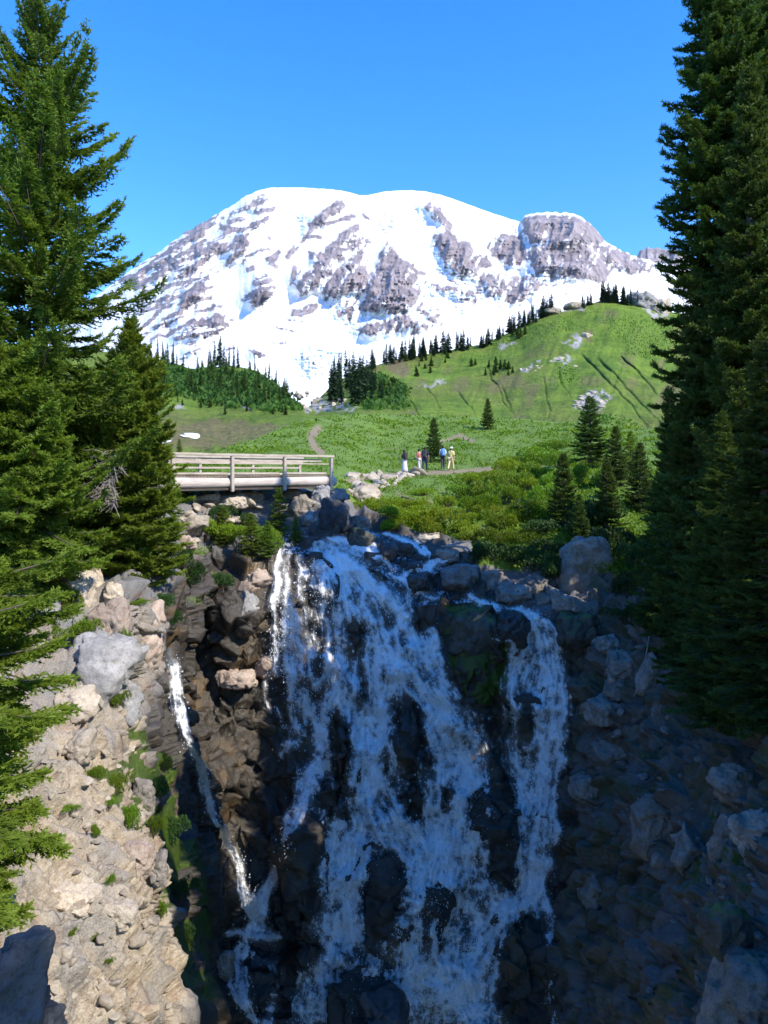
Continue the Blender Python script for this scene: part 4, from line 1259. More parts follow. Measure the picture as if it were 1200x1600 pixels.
STRANDS = [  # centre line, half width in photo pixels, amount
    # upper stream: smooth slab, side feed from the right
    ([(455, 832), (500, 846), (545, 858), (580, 878), (612, 905)], 9, .14), ([(520, 838), (556, 855), (590, 872), (620, 886), (640, 905)], 9, .95), ([(505, 870), (540, 885), (575, 905), (600, 925)], 8, .55),
    ([(582, 838), (582, 862), (600, 876), (640, 890), (648, 908)], 9, .75), ([(600, 835), (650, 850), (670, 862), (672, 885), (660, 900)], 9, .42), ([(690, 872), (668, 885), (672, 905), (650, 918)], 9, .55), ([(640, 885), (652, 895)], 8, .9),
    ([(610, 898), (640, 912), (668, 926), (690, 934)], 8, .35),
    # left curtain
    ([(436, 862), (434, 892), (428, 935), (426, 985), (432, 1050)], 5.5, .80), ([(452, 866), (446, 900), (448, 950), (452, 1010), (456, 1070)], 5.5, .62), ([(470, 868), (474, 900), (478, 960), (482, 1030)], 5.2, .42), ([(488, 866), (492, 905), (494, 975), (492, 1060)], 5.2, .42),
    ([(445, 960), (455, 1040), (470, 1120), (478, 1180)], 30, .26),
    # main left fall
    ([(505, 862), (520, 900), (528, 960), (530, 1030), (522, 1100), (506, 1170)], 17, .70), ([(520, 880), (552, 920), (580, 970), (596, 1030), (598, 1090), (584, 1160), (590, 1220)], 19, .80), ([(540, 870), (570, 900), (598, 932), (612, 950)], 10, .85),
    ([(545, 1120), (560, 1180), (572, 1230), (560, 1280), (545, 1340), (538, 1420), (520, 1500), (500, 1600)], 24, .68), ([(506, 1150), (488, 1200), (470, 1250), (450, 1300), (430, 1350), (415, 1400), (404, 1450)], 11, 1.0), ([(520, 1180), (492, 1215), (472, 1255), (448, 1310), (428, 1370), (410, 1440)], 5, .9), ([(480, 1210), (500, 1250), (505, 1300)], 9, .45),
    ([(520, 1290), (505, 1360), (495, 1440), (488, 1520), (470, 1600)], 18, .50), ([(590, 1100), (578, 1160), (566, 1230)], 14, .75),
    # middle
    ([(606, 925), (622, 975), (632, 1020), (612, 1070), (600, 1100)], 9, .85), ([(618, 940), (638, 1000), (655, 1060), (672, 1100), (690, 1140)], 9, .42), ([(650, 935), (660, 985), (676, 1035), (700, 1085), (735, 1120), (752, 1160)], 18, .62),
    ([(600, 1010), (640, 1052), (672, 1095), (700, 1130), (735, 1150)], 12, .72), ([(665, 1110), (690, 1180), (690, 1250), (676, 1320), (660, 1390), (650, 1470), (655, 1560), (660, 1640)], 24, .55),
    ([(740, 1150), (745, 1220), (736, 1290), (722, 1350), (706, 1420), (700, 1500), (716, 1580), (730, 1640)], 26, .52), ([(710, 1140), (716, 1220), (706, 1310), (690, 1400), (685, 1500)], 20, .42), ([(600, 1230), (628, 1285), (648, 1330), (655, 1400)], 11, .75),
    ([(570, 1250), (600, 1300), (630, 1330), (650, 1360)], 12, .60), ([(636, 1420), (630, 1480), (618, 1540), (640, 1600)], 12, .62), ([(556, 1320), (548, 1400), (556, 1470), (585, 1520), (600, 1545)], 9, .55), ([(620, 1440), (596, 1500), (560, 1550), (530, 1600), (500, 1640)], 13, .60),
    ([(655, 1500), (690, 1555), (730, 1580), (770, 1590)], 14, .62), ([(780, 1420), (750, 1460), (730, 1520), (735, 1580)], 14, .50), ([(745, 1350), (770, 1390), (790, 1420)], 12, .35),
    # right fall
    ([(738, 934), (775, 946), (810, 954), (838, 962)], 6, .95), ([(832, 955), (856, 985), (868, 1020), (882, 1060), (884, 1110), (872, 1160), (862, 1220), (856, 1290), (850, 1350)], 15, .80), ([(838, 970), (840, 1000), (830, 1030), (812, 1070), (802, 1120)], 12, .55),
    ([(802, 1010), (800, 1060), (798, 1120), (800, 1170), (812, 1240), (806, 1310), (812, 1380)], 9, .60), ([(860, 1050), (848, 1110), (852, 1160)], 14, .55), ([(850, 1180), (832, 1230), (826, 1300), (832, 1370), (846, 1430)], 15, .55), ([(812, 1380), (798, 1415), (780, 1430)], 9, .6),
    ([(846, 1380), (862, 1420), (868, 1450), (850, 1480), (835, 1515), (846, 1540)], 7, .6), ([(742, 936), (752, 960), (756, 980), (768, 996), (800, 1004)], 3.2, .75), ([(822, 1500), (800, 1530)], 4, .4), ([(860, 1530), (862, 1600)], 6, .35), ([(810, 1470), (806, 1540)], 2, .5),
    ([(850, 1350), (822, 1400), (786, 1440), (760, 1500), (748, 1580), (756, 1640)], 13, .62), ([(800, 1400), (770, 1440), (740, 1500), (722, 1560)], 10, .5),
    # thin left trickle and its foot
    ([(262, 1014), (270, 1050), (272, 1090), (280, 1135), (284, 1142)], 5.5, .95), ([(284, 1142), (294, 1165), (312, 1190), (322, 1225), (332, 1260), (348, 1295), (365, 1325), (376, 1370), (388, 1420), (398, 1450)], 5, 1.0), ([(404, 1400), (400, 1455), (420, 1465)], 9, .7), ([(360, 1462), (398, 1458), (430, 1466)], 7, .75),
    ([(385, 1470), (372, 1510), (376, 1555), (400, 1600), (410, 1640)], 7, .6), ([(395, 1490), (425, 1510), (432, 1550), (420, 1600)], 6, .6), ([(370, 1540), (392, 1580), (420, 1620)], 8, .55),
]
dens = np.zeros(WPX.shape)
fxv = np.zeros(WPX.shape)
fyv = np.full(WPX.shape, .08)
wn1 = (fbm(np.stack([WPX.ravel() / 26, WPY.ravel() / 40, WPX.ravel() * 0], 1), 4, 301) - .5).reshape(WPX.shape)
wn2 = (fbm(np.stack([WPX.ravel() / 26, WPY.ravel() / 40, WPX.ravel() * 0 + 7], 1), 4, 302) - .5).reshape(WPX.shape)
wn3 = (fbm(np.stack([WPX.ravel() / 9, WPY.ravel() / 12, WPX.ravel() * 0 + 17], 1), 3, 303, .6) - .5).reshape(WPX.shape)
JX, JY = WPX + wn1 * 24 + wn3 * 9, WPY + wn2 * 16
rt_ = np.random.default_rng(71)
THREADS = []
for pts, w, a in STRANDS:
    THREADS.append((pts, w, a * (.50 if w > 6 else .9)))
    if w < 5:
        continue
    for k in range(2 + int(w / 3.5)):
        # a narrow thread wandering inside the strand
        q = [np.array(p_, float) for p_ in pts]
        fine_ = []
        for i_ in range(len(q) - 1):
            m_ = max(1, int(np.linalg.norm(q[i_ + 1] - q[i_]) / 18))
            fine_ += [q[i_] + (q[i_ + 1] - q[i_]) * j_ / m_ for j_ in range(m_)]
        fine_.append(q[-1])
        off = rt_.uniform(-1.25, 1.25) * w
        i0_ = rt_.integers(0, max(1, len(fine_) // 3)); i1_ = rt_.integers(max(i0_ + 2, 2 * len(fine_) // 3), len(fine_) + 1) if len(fine_) > 4 else len(fine_)
        line = []
        for p_ in fine_[i0_:i1_]:
            off = np.clip(off + rt_.normal() * w * .28, -1.6 * w, 1.6 * w)
            line.append((p_[0] + off, p_[1] + rt_.normal() * 2))
        if len(line) > 1:
            THREADS.append((line, rt_.uniform(1.6, 1.6 + .22 * w), min(.95, a * rt_.uniform(.7, 1.4))))
for pts, w, a in THREADS:
    x0, x1 = min(p[0] for p in pts) - 4 * w - 20, max(p[0] for p in pts) + 4 * w + 20
    y0, y1 = min(p[1] for p in pts) - 4 * w - 20, max(p[1] for p in pts) + 4 * w + 20
    i0, i1 = np.searchsorted(wxs, [x0, x1])
    j0, j1 = np.searchsorted(wys, [y0, y1])
    s = (slice(j0, j1), slice(i0, i1))
    dd, ss, tx, ty = seg_dist(JX[s], JY[s], pts)
    g = np.exp(-(dd / w) ** 2)
    dens[s] = 1 - (1 - dens[s]) * (1 - a * g)
    gg = np.exp(-(dd / (w * 1.6)) ** 2) * a
    fxv[s] += tx * gg
    fyv[s] += ty * gg
# thin veil over the wide face
FACE = [(505, 888), (560, 892), (650, 930), (690, 1000), (735, 1110), (760, 1180), (770, 1380), (790, 1430), (780, 1660), (440, 1660), (470, 1500), (500, 1330), (520, 1250), (500, 1200), (505, 1000)]
FACE2 = [(800, 1010), (850, 975), (890, 1070), (880, 1180), (865, 1300), (860, 1420), (800, 1440), (795, 1200)]
veil = np.maximum(sstep(-8, 16, poly_dist(JX, JY, FACE)), sstep(-8, 14, poly_dist(JX, JY, FACE2)))
dens = 1 - (1 - dens) * (1 - .24 * veil)
DRY = [(533, 1180, 14, 66), (527, 1262, 12, 15), (640, 1140, 26, 52), (600, 1405, 30, 74), (480, 1375, 22, 96), (776, 1290, 20, 84), (742, 1040, 40, 84), (822, 1130, 16, 26), (668, 1440, 11, 56), (806, 1510, 17, 80), (585, 1590, 36, 38), (655, 958, 14, 24),
       (405, 1500, 20, 14), (405, 1545, 14, 34), (478, 1480, 20, 34), (660, 910, 20, 13), (620, 868, 24, 16), (788, 985, 34, 22), (845, 1490, 10, 40), (640, 1250, 16, 22), (556, 985, 10, 18), (600, 1195, 8, 16), (700, 1250, 10, 24), (625, 890, 14, 10)]
dryf = np.zeros(WPX.shape)
for cx, cy, rx, ry in DRY:
    dryf = np.maximum(dryf, sstep(1.5, .55, np.sqrt(((JX - cx + wn3 * 16) / rx) ** 2 + ((JY - cy + wn1 * 40) / ry) ** 2)))
dens *= 1 - .90 * dryf
# flow aligned streaks: white noise smeared along the flow
mag = np.hypot(fxv, fyv) + 1e-6
ux, uy = fxv / mag, fyv / mag
rw = np.random.default_rng(11)
wh = rw.uniform(0, 1, WPX.shape)
wh2 = box_blur(rw.uniform(0, 1, WPX.shape), 1, 1)
JJ, II = np.meshgrid(np.arange(WPX.shape[0]), np.arange(WPX.shape[1]), indexing='ij')


def lic(src, L, step=1.0):
    acc = src.copy()
    for sg in (1, -1):
        x, y = II.astype(float), JJ.astype(float)
        for k in range(L):
            xi = np.clip(np.rint(x).astype(int), 0, src.shape[1] - 1)
            yi = np.clip(np.rint(y).astype(int), 0, src.shape[0] - 1)
            x = x + sg * step * ux[yi, xi]
            y = y + sg * step * uy[yi, xi]
            xi = np.clip(np.rint(x).astype(int), 0, src.shape[1] - 1)
            yi = np.clip(np.rint(y).astype(int), 0, src.shape[0] - 1)
            acc = acc + src[yi, xi]
    acc /= 2 * L + 1
    return (acc - acc.mean()) / acc.std()


s1 = lic(wh, 9)
s2 = lic(wh2, 26)
sp = (wh2 - wh2.mean()) / wh2.std()
lump = (fbm(np.stack([WPX.ravel() / 7, WPY.ravel() / 9, WPX.ravel() * 0 + 4], 1), 4, 311, .6) - .5).reshape(WPX.shape) / .14
lump2 = (fbm(np.stack([WPX.ravel() / 24, WPY.ravel() / 44, WPX.ravel() * 0 + 4], 1), 3, 312, .6) - .5).reshape(WPX.shape) / .16
web = ridged(np.stack([(WPX.ravel() + wn1.ravel() * 30) / 11, (WPY.ravel() + wn2.ravel() * 30) / 15, WPX.ravel() * 0], 1), 3, 321, .6).reshape(WPX.shape)
web = (web - web.mean()) / web.std()
low = sstep(1080, 1260, WPY) * (1 - .6 * (WPX > 790))
# bursts of foam where the strands strike ledges
burst = np.zeros(WPX.shape)
for bx, by, br in [(592, 1128, 26), (506, 1196, 20), (566, 1246, 34), (706, 1136, 26), (862, 1062, 22), (634, 1276, 24), (548, 1345, 30), (662, 1398, 26), (810, 1180, 18), (812, 1372, 18), (740, 1200, 22), (700, 1330, 26), (520, 1470, 26), (690, 1560, 34), (640, 1545, 28), (402, 1458, 16), (500, 1560, 26), (775, 1425, 18), (536, 900, 18), (612, 926, 16), (760, 1585, 24), (590, 1225, 22), (480, 1215, 14), (850, 1310, 16)]:
    burst = np.maximum(burst, np.exp(-((JX - bx) ** 2 + ((JY - by) * .8) ** 2) / br ** 2))
dens = 1 - (1 - dens) * (1 - .55 * burst * (1 - dryf))
tex = (.42 - .20 * low) * s1 + (.36 - .24 * low) * s2 + .42 * sp + .55 * lump + .55 * lump2 + .55 * low * web
smooth_top = sstep(905, 865, WPY)
foam = dens + .27 * tex * sstep(.02, .25, dens) * (1 - .4 * smooth_top)
foam = np.where(dens < .03, 0, foam)
alpha = sstep(.28, .90, foam)
alpha = .62 * alpha + .38 * box_blur(alpha, 2, 2)
soft_d = box_blur(dens, 3, 2)
alpha = 1 - (1 - alpha) * (1 - .30 * sstep(.15, .85, soft_d) * (.75 + .25 * np.clip(lump2, -1, 1)))

Dw = terr_depth(WPX, WPY)
mn = Dw.copy()
for ax in (0, 1):
    st_ = [np.roll(mn, k, ax) for k in range(-4, 5)]
    mn = np.minimum.reduce(st_)
Dw = box_blur(mn, 4, 2)
Dw = Dw - .04 - .14 * dens - .06 * alpha - .05 * np.clip(.5 * lump + .4 * s2, -1.5, 1.5) * np.clip(dens * 2, 0, 1)
# the curtain falls free of the rock
free = np.exp(-((WPX - 455) / 48) ** 2) * sstep(880, 930, WPY) * sstep(1180, 1050, WPY)
Dw -= .45 * free
# the side fall keeps one smooth course down the wall
SIDE = [(262, 1014), (270, 1050), (272, 1090), (280, 1135), (284, 1142), (294, 1165), (312, 1190), (322, 1225), (332, 1260), (348, 1295), (365, 1325), (376, 1370), (388, 1420), (398, 1450), (402, 1470)]
xc_ = np.interp(wys, [q[1] for q in SIDE], [q[0] for q in SIDE])
oo = np.arange(-12, 13, 3.0)
dr_ = np.array([min(hit(x_ + o_, y_)[0][1] for o_ in oo[2:-2]) if y_ < 1490 else 25.0 for x_, y_ in zip(xc_, wys)])
dr_[wys < 1000] = dr_[np.searchsorted(wys, 1002)]
dr_ = np.minimum.reduce([np.roll(dr_, k) for k in range(-7, 8)])
dr_ = box_blur(np.repeat(dr_[:, None], 3, 1), 9, 2)[:, 1]
sidem = np.clip(1 - (np.abs(WPX - xc_[:, None]) - 14) / 12, 0, 1) * (WPY > 1008) * sstep(1475, 1440, WPY)
Dw = Dw * (1 - sidem) + (dr_[:, None] - .10 - .05 * np.clip(.5 * lump + .4 * s2, -1.5, 1.5)) * sidem
Dw -= .38 * (1 - sidem) * (WPX < np.interp(WPY, [800, 1200, 1420, 1455, 1660], [330, 380, 400, 440, 455]))
WV = np.stack([(WPX - HX) / F * Dw, Dw, (HY - WPY) / F * Dw], -1)
keepv = box_blur((alpha > .04).astype(float), 1, 1) > .02
gfc = grid_faces(*WPX.shape)
kf = keepv.ravel()[gfc].any(1)
gfc = gfc[kf]
used = np.zeros(WPX.size, bool)
used[gfc.ravel()] = True
remap = np.cumsum(used) - 1
n = N('falling_water')
a = n.attr('alpha')
mott = n.noise(34, 3, .6)
af = n.math('MULTIPLY', a, n.ramp(mott, [(.28, .45), (.5, 1)]), True)
n.set(n.mix(mott, (.84, .83, .81), (.97, .955, .93)), .45, .35)
n.bsdf.inputs['Subsurface Weight'].default_value = 0.0
tr = n.n.new('ShaderNodeBsdfTransparent')
tl = n.n.new('ShaderNodeBsdfTranslucent')
tl.inputs['Color'].default_value = (.85, .9, .95, 1)
m1 = n.n.new('ShaderNodeMixShader'); m1.inputs[0].default_value = .05
n.link(n.bsdf.outputs[0], m1.inputs[1]); n.link(tl.outputs[0], m1.inputs[2])
m2 = n.n.new('ShaderNodeMixShader')
n.link(af, m2.inputs[0]); n.link(tr.outputs[0], m2.inputs[1]); n.link(m1.outputs[0], m2.inputs[2])
n.link(m2.outputs[0], n.out.inputs['Surface'])
M_WATER = n.m
lefty = WPX.ravel()[gfc[:, 0]] < np.interp(WPY.ravel()[gfc[:, 0]], [800, 1200, 1420, 1455, 1660], [380, 420, 400, 440, 455])
AT = alpha.ravel()


def water_obj(name, fc, label, cat):
    us = np.zeros(WPX.size, bool)
    us[fc.ravel()] = True
    rm = np.cumsum(us) - 1
    me = mesh_np(name, WV.reshape(-1, 3)[us], rm[fc], dict(alpha=AT[us]))
    return tag(obj(name, me, M_WATER), label, cat, kind='structure')


water_obj('waterfall_water', gfc[~lefty], 'white water tumbling in many strands over the dark cliff', 'waterfall')
water_obj('side_waterfall_water', gfc[lefty], 'thin white side fall running down the left of the cliff into the main fall', 'waterfall')

# smooth dark water sheets above the lip: they take the sky
def pool(name, poly, label, lift=.06, step=4):
    x0, x1 = min(p[0] for p in poly), max(p[0] for p in poly)
    y0, y1 = min(p[1] for p in poly), max(p[1] for p in poly)
    gx, gy = np.meshgrid(np.arange(x0, x1 + 2, 2.0), np.arange(y0, y1 + 1, 1.0))
    inside = poly_dist(gx, gy, poly) > 0
    dz = box_blur(terr_depth(gx, gy), 4, 2) - .10
    v = np.stack([(gx - HX) / F * dz, dz, (HY - gy) / F * dz + .0], -1)
    fc = grid_faces(*gx.shape)
    fc = fc[inside.ravel()[fc].all(1)]
    if not len(fc):
        return
    us = np.zeros(gx.size, bool); us[fc.ravel()] = True
    rm = np.cumsum(us) - 1
    return tag(obj(name, mesh_np(name, v.reshape(-1, 3)[us], rm[fc]), M_STREAM), label, 'stream', kind='structure')


n = N('stream_water')
sv = n.mapping(n.obj_co(), (1, .5, 1), (0, 0, .9))
w1 = n.noise(7, 5, .6, sv, .6)
n.set(n.mix(n.ramp(w1, [(.5, 0), (.62, .8)]), (.018, .022, .028), (.50, .56, .62)), n.mix(n.ramp(w1, [(.5, 0), (.62, 1)]), (.08,) * 3, (.5,) * 3), .6)
n.bump(w1, .6, .06)
M_STREAM = n.m
pool('stream', [(440, 834), (500, 826), (560, 846), (600, 868), (640, 892), (650, 915), (620, 912), (580, 890), (530, 870), (440, 866)], 'smooth water sliding over the slab to the lip of the falls')
pool('stream', [(580, 832), (640, 836), (690, 864), (700, 885), (670, 905), (640, 888), (600, 872), (578, 860)], 'shallow side stream running between boulders from the shrub bank')
pool('stream', [(600, 905), (650, 912), (700, 925), (750, 932), (740, 942), (690, 945), (640, 950), (612, 935)], 'short level shelf of water between the upper and the main fall')
# drops thrown clear of the sheet
rd = np.random.default_rng(19)
pr = (alpha * (.35 + 1.2 * free + .3 * (WPY > 1200))).ravel()
pr = box_blur(pr.reshape(WPX.shape), 5, 1).ravel()
pr[WPY.ravel() < 875] *= .1
ch = rd.choice(WPX.size, 15000, p=pr / pr.sum())
dx = WPX.ravel()[ch] + rd.normal(size=len(ch)) * 5
dy = WPY.ravel()[ch] + rd.normal(size=len(ch)) * 7
dd = Dw.ravel()[ch] - np.abs(rd.normal(size=len(ch))) * .28
c = np.stack([(dx - HX) / F * dd, dd, (HY - dy) / F * dd], 1)
sz = rd.lognormal(-4.35, .42, len(ch))
tet = np.array([[1, 1, 1], [-1, -1, 1], [-1, 1, -1], [1, -1, -1]]) * .8
ov = c[:, None] + tet[None] * sz[:, None, None] * np.array([1, 1, 1.5])
of = (np.arange(len(ch))[:, None, None] * 4 + np.array([[0, 1, 2], [0, 3, 1], [0, 2, 3], [1, 3, 2]])[None]).reshape(-1, 3)
n = N('water_drops')
n.set((.86, .89, .92), .3, .5)
n.translucent((.9, .93, .96), .35)
tag(obj('spray', mesh_np('spray', ov.reshape(-1, 3), of), n.m), 'fine white drops thrown off the falling water', 'spray', kind='stuff')
# ================================================================== boulders
def ico(sub):
    t = (1 + 5 ** .5) / 2
    v = [(-1, t, 0), (1, t, 0), (-1, -t, 0), (1, -t, 0), (0, -1, t), (0, 1, t), (0, -1, -t), (0, 1, -t), (t, 0, -1), (t, 0, 1), (-t, 0, -1), (-t, 0, 1)]
    f = [(0, 11, 5), (0, 5, 1), (0, 1, 7), (0, 7, 10), (0, 10, 11), (1, 5, 9), (5, 11, 4), (11, 10, 2), (10, 7, 6), (7, 1, 8), (3, 9, 4), (3, 4, 2), (3, 2, 6), (3, 6, 8), (3, 8, 9), (4, 9, 5), (2, 4, 11), (6, 2, 10), (8, 6, 7), (9, 8, 1)]
    v = [np.array(q, float) / np.linalg.norm(q) for q in v]
    for _ in range(sub):
        mid, nf = {}, []

        def m(a, b):
            k = (min(a, b), max(a, b))
            if k not in mid:
                q = v[a] + v[b]
                v.append(q / np.linalg.norm(q))
                mid[k] = len(v) - 1
            return mid[k]
        for a, b, c in f:
            ab, bc, ca = m(a, b), m(b, c), m(c, a)
            nf += [(a, ab, ca), (b, bc, ab), (c, ca, bc), (ab, bc, ca)]
        f = nf
    return np.array(v), np.array(f)


ICO4 = ico(4)
ICO2 = ico(2)


def boulder_mesh(seed, flatness=1.0, planes=11, rough=.07, base=ICO4, soft=70):
    r = np.random.default_rng(seed)
    v, f = base
    nrm = unit(r.normal(size=(planes, 3)))
    off = r.uniform(.55, .95, planes)
    dots = v @ nrm.T
    rad = np.where(dots > .05, off[None] / np.maximum(dots, .05), 9)
    rad = np.minimum(rad, 1.25)
    rad = -np.log(np.exp(-soft * rad).sum(1)) / soft
    p = v * rad[:, None]
    p = p * (1 + rough * 2 * (fbm(p * 2.2 + seed, 5, seed) - .5)[:, None])
    fc_, cr_, _ = facets(p * 2.1 + seed * 3.1, seed, .5)
    p = p + v * (.07 * fc_ - .07 * np.exp(-cr_ / .05))[:, None]
    p[:, 2] *= flatness
    return mesh_np('boulder', p, f)


def real_boulder(seed, w, dp, h, butt=False):
    """an angular rock of its true size, so its roughness is not stretched"""
    r = np.random.default_rng(seed)
    v, f = ICO4
    nrm = unit(r.normal(size=(12, 3)))
    off = r.uniform(.58, .95, 12)
    dots = v @ nrm.T
    rad = np.where(dots > .05, off[None] / np.maximum(dots, .05), 9)
    rad = np.minimum(rad, 1.2)
    rad = -np.log(np.exp(-130 * rad).sum(1)) / 130
    p = v * rad[:, None]
    if butt:
        e = 5.0
        rq = 1 / (np.abs(v[:, 0]) ** e + np.abs(v[:, 1]) ** e + np.abs(v[:, 2]) ** e) ** (1 / e)
        p = v * np.minimum(rq, rad * 1.42)[:, None] * .92
        sl_ = r.uniform(-.35, .35, 2)
        p[:, 2] += np.where(p[:, 2] > 0, p[:, 2] * (sl_[0] * p[:, 0] + sl_[1] * p[:, 1]), 0)
    p = p * np.array([w, dp, h])
    m = min(w, dp, h)
    nv = unit(v / np.array([w, dp, h]))
    q = p + seed * 7.7
    fa, ca, _ = facets(q / (m * .95), seed, 1.0)
    fb, cb_, _ = facets(q / (m * .36), seed + 50, .7)
    nz = fbm(q / (m * .25), 4, seed) - .5
    p = p + nv * (m * (.24 * fa - .07 * np.exp(-ca / .03) + .10 * fb - .03 * np.exp(-cb_ / .04) + .03 * nz))[:, None]
    return mesh_np('boulder', p, f)


def rock_mat(name, a, b, stain, moss=.3, wet=.85):
    n = N(name)
    f1 = n.noise(1.6, 8, .62)
    f2 = n.noise(9, 6, .65)
    f3 = n.noise(40, 3, .6)
    c = n.mix(n.ramp(f1, [(.3, 0), (.7, 1)]), a, b)
    c = n.mix(n.ramp(f2, [(.5, 0), (.68, .55)]), c, stain)
    c = n.mix(n.ramp(f3, [(.36, .45), (.5, 0)]), c, tuple(q * .45 for q in a))
    c = n.hsv(c, .5, 1.0, n.math('ADD', n.math('MULTIPLY', n.rand(), .5), .75))
    if moss:
        g = n.n.new('ShaderNodeNewGeometry')
        sx = n.n.new('ShaderNodeSeparateXYZ')
        n.link(g.outputs['Normal'], sx.inputs[0])
        mf = n.math('MULTIPLY', n.ramp(sx.outputs['Z'], [(.45, 0), (.8, 1)]), n.ramp(n.noise(2.3, 5, .6), [(.62 - .3 * moss, 0), (.72 - .2 * moss, 1)]))
        c = n.mix(n.math('MULTIPLY', mf, min(1, moss * 2)), c, (.07, .11, .014))
    n.set(c, wet, .35)
    n.bump(n.math('ADD', f2, n.math('MULTIPLY', f3, .4)), .55, .05)
    return n.m


M_RGREY = rock_mat('grey_rock', (.17, .165, .16), (.34, .33, .315), (.11, .10, .09), .12)
M_RPALE = rock_mat('pale_rock', (.28, .235, .18), (.50, .435, .345), (.22, .15, .09), .05)
M_RPINK = rock_mat('rusty_rock', (.26, .20, .16), (.46, .38, .31), (.23, .10, .05), .10)
M_RWET = rock_mat('wet_rock', (.032, .030, .030), (.10, .094, .088), (.075, .05, .028), .10, .28)
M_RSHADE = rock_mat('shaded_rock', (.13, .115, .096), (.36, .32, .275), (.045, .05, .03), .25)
M_RSHADOW = rock_mat('shade_darkened_rock', (.030, .032, .036), (.085, .088, .095), (.04, .036, .03), .1)  # colour darkened so the shade on these boulders is painted in
M_RMOSS = rock_mat('mossy_rock', (.04, .038, .034), (.10, .094, .08), (.045, .065, .014), .85, .6)
BM = {}


def rock_proto(mat, seed, flat):
    k = (mat.name, seed, flat)
    if k not in BM:
        me = boulder_mesh(seed, flat)
        me.materials.append(mat)
        BM[k] = me
    return BM[k]


def boulder(px, py, wpx, hpx, mat, label, seed, rz=None, tilt=0.0, d=None, sink=.25, deep=1.0, group=None, name='boulder', cat='boulder', butt=False):
    """rock seen centred on (px, py), wpx x hpx photo pixels large, bedded in the ground seen there"""
    g, _ = hit(px, py)
    dd = g[1] if d is None else d
    w, h = wpx / F * dd / 2 / .88, hpx / F * dd / 2 / .88
    c = P(px, py, dd + w * deep * (.35 - sink))
    me = real_boulder(int(px * 3 + py), w, w * deep, h, butt or h > 1.5 * w or int(px * 3 + py) % 2 == 0)
    me.materials.append(mat)
    o = bpy.data.objects.new(name, me)
    COL.objects.link(o)
    o.location = tuple(c)
    r = np.random.default_rng(int(px * 7 + py * 13))
    o.rotation_euler = (r.uniform(-.12, .12), tilt, r.uniform(-.4, .4) if rz is None else rz)
    tag(o, label, cat, group)
    return o


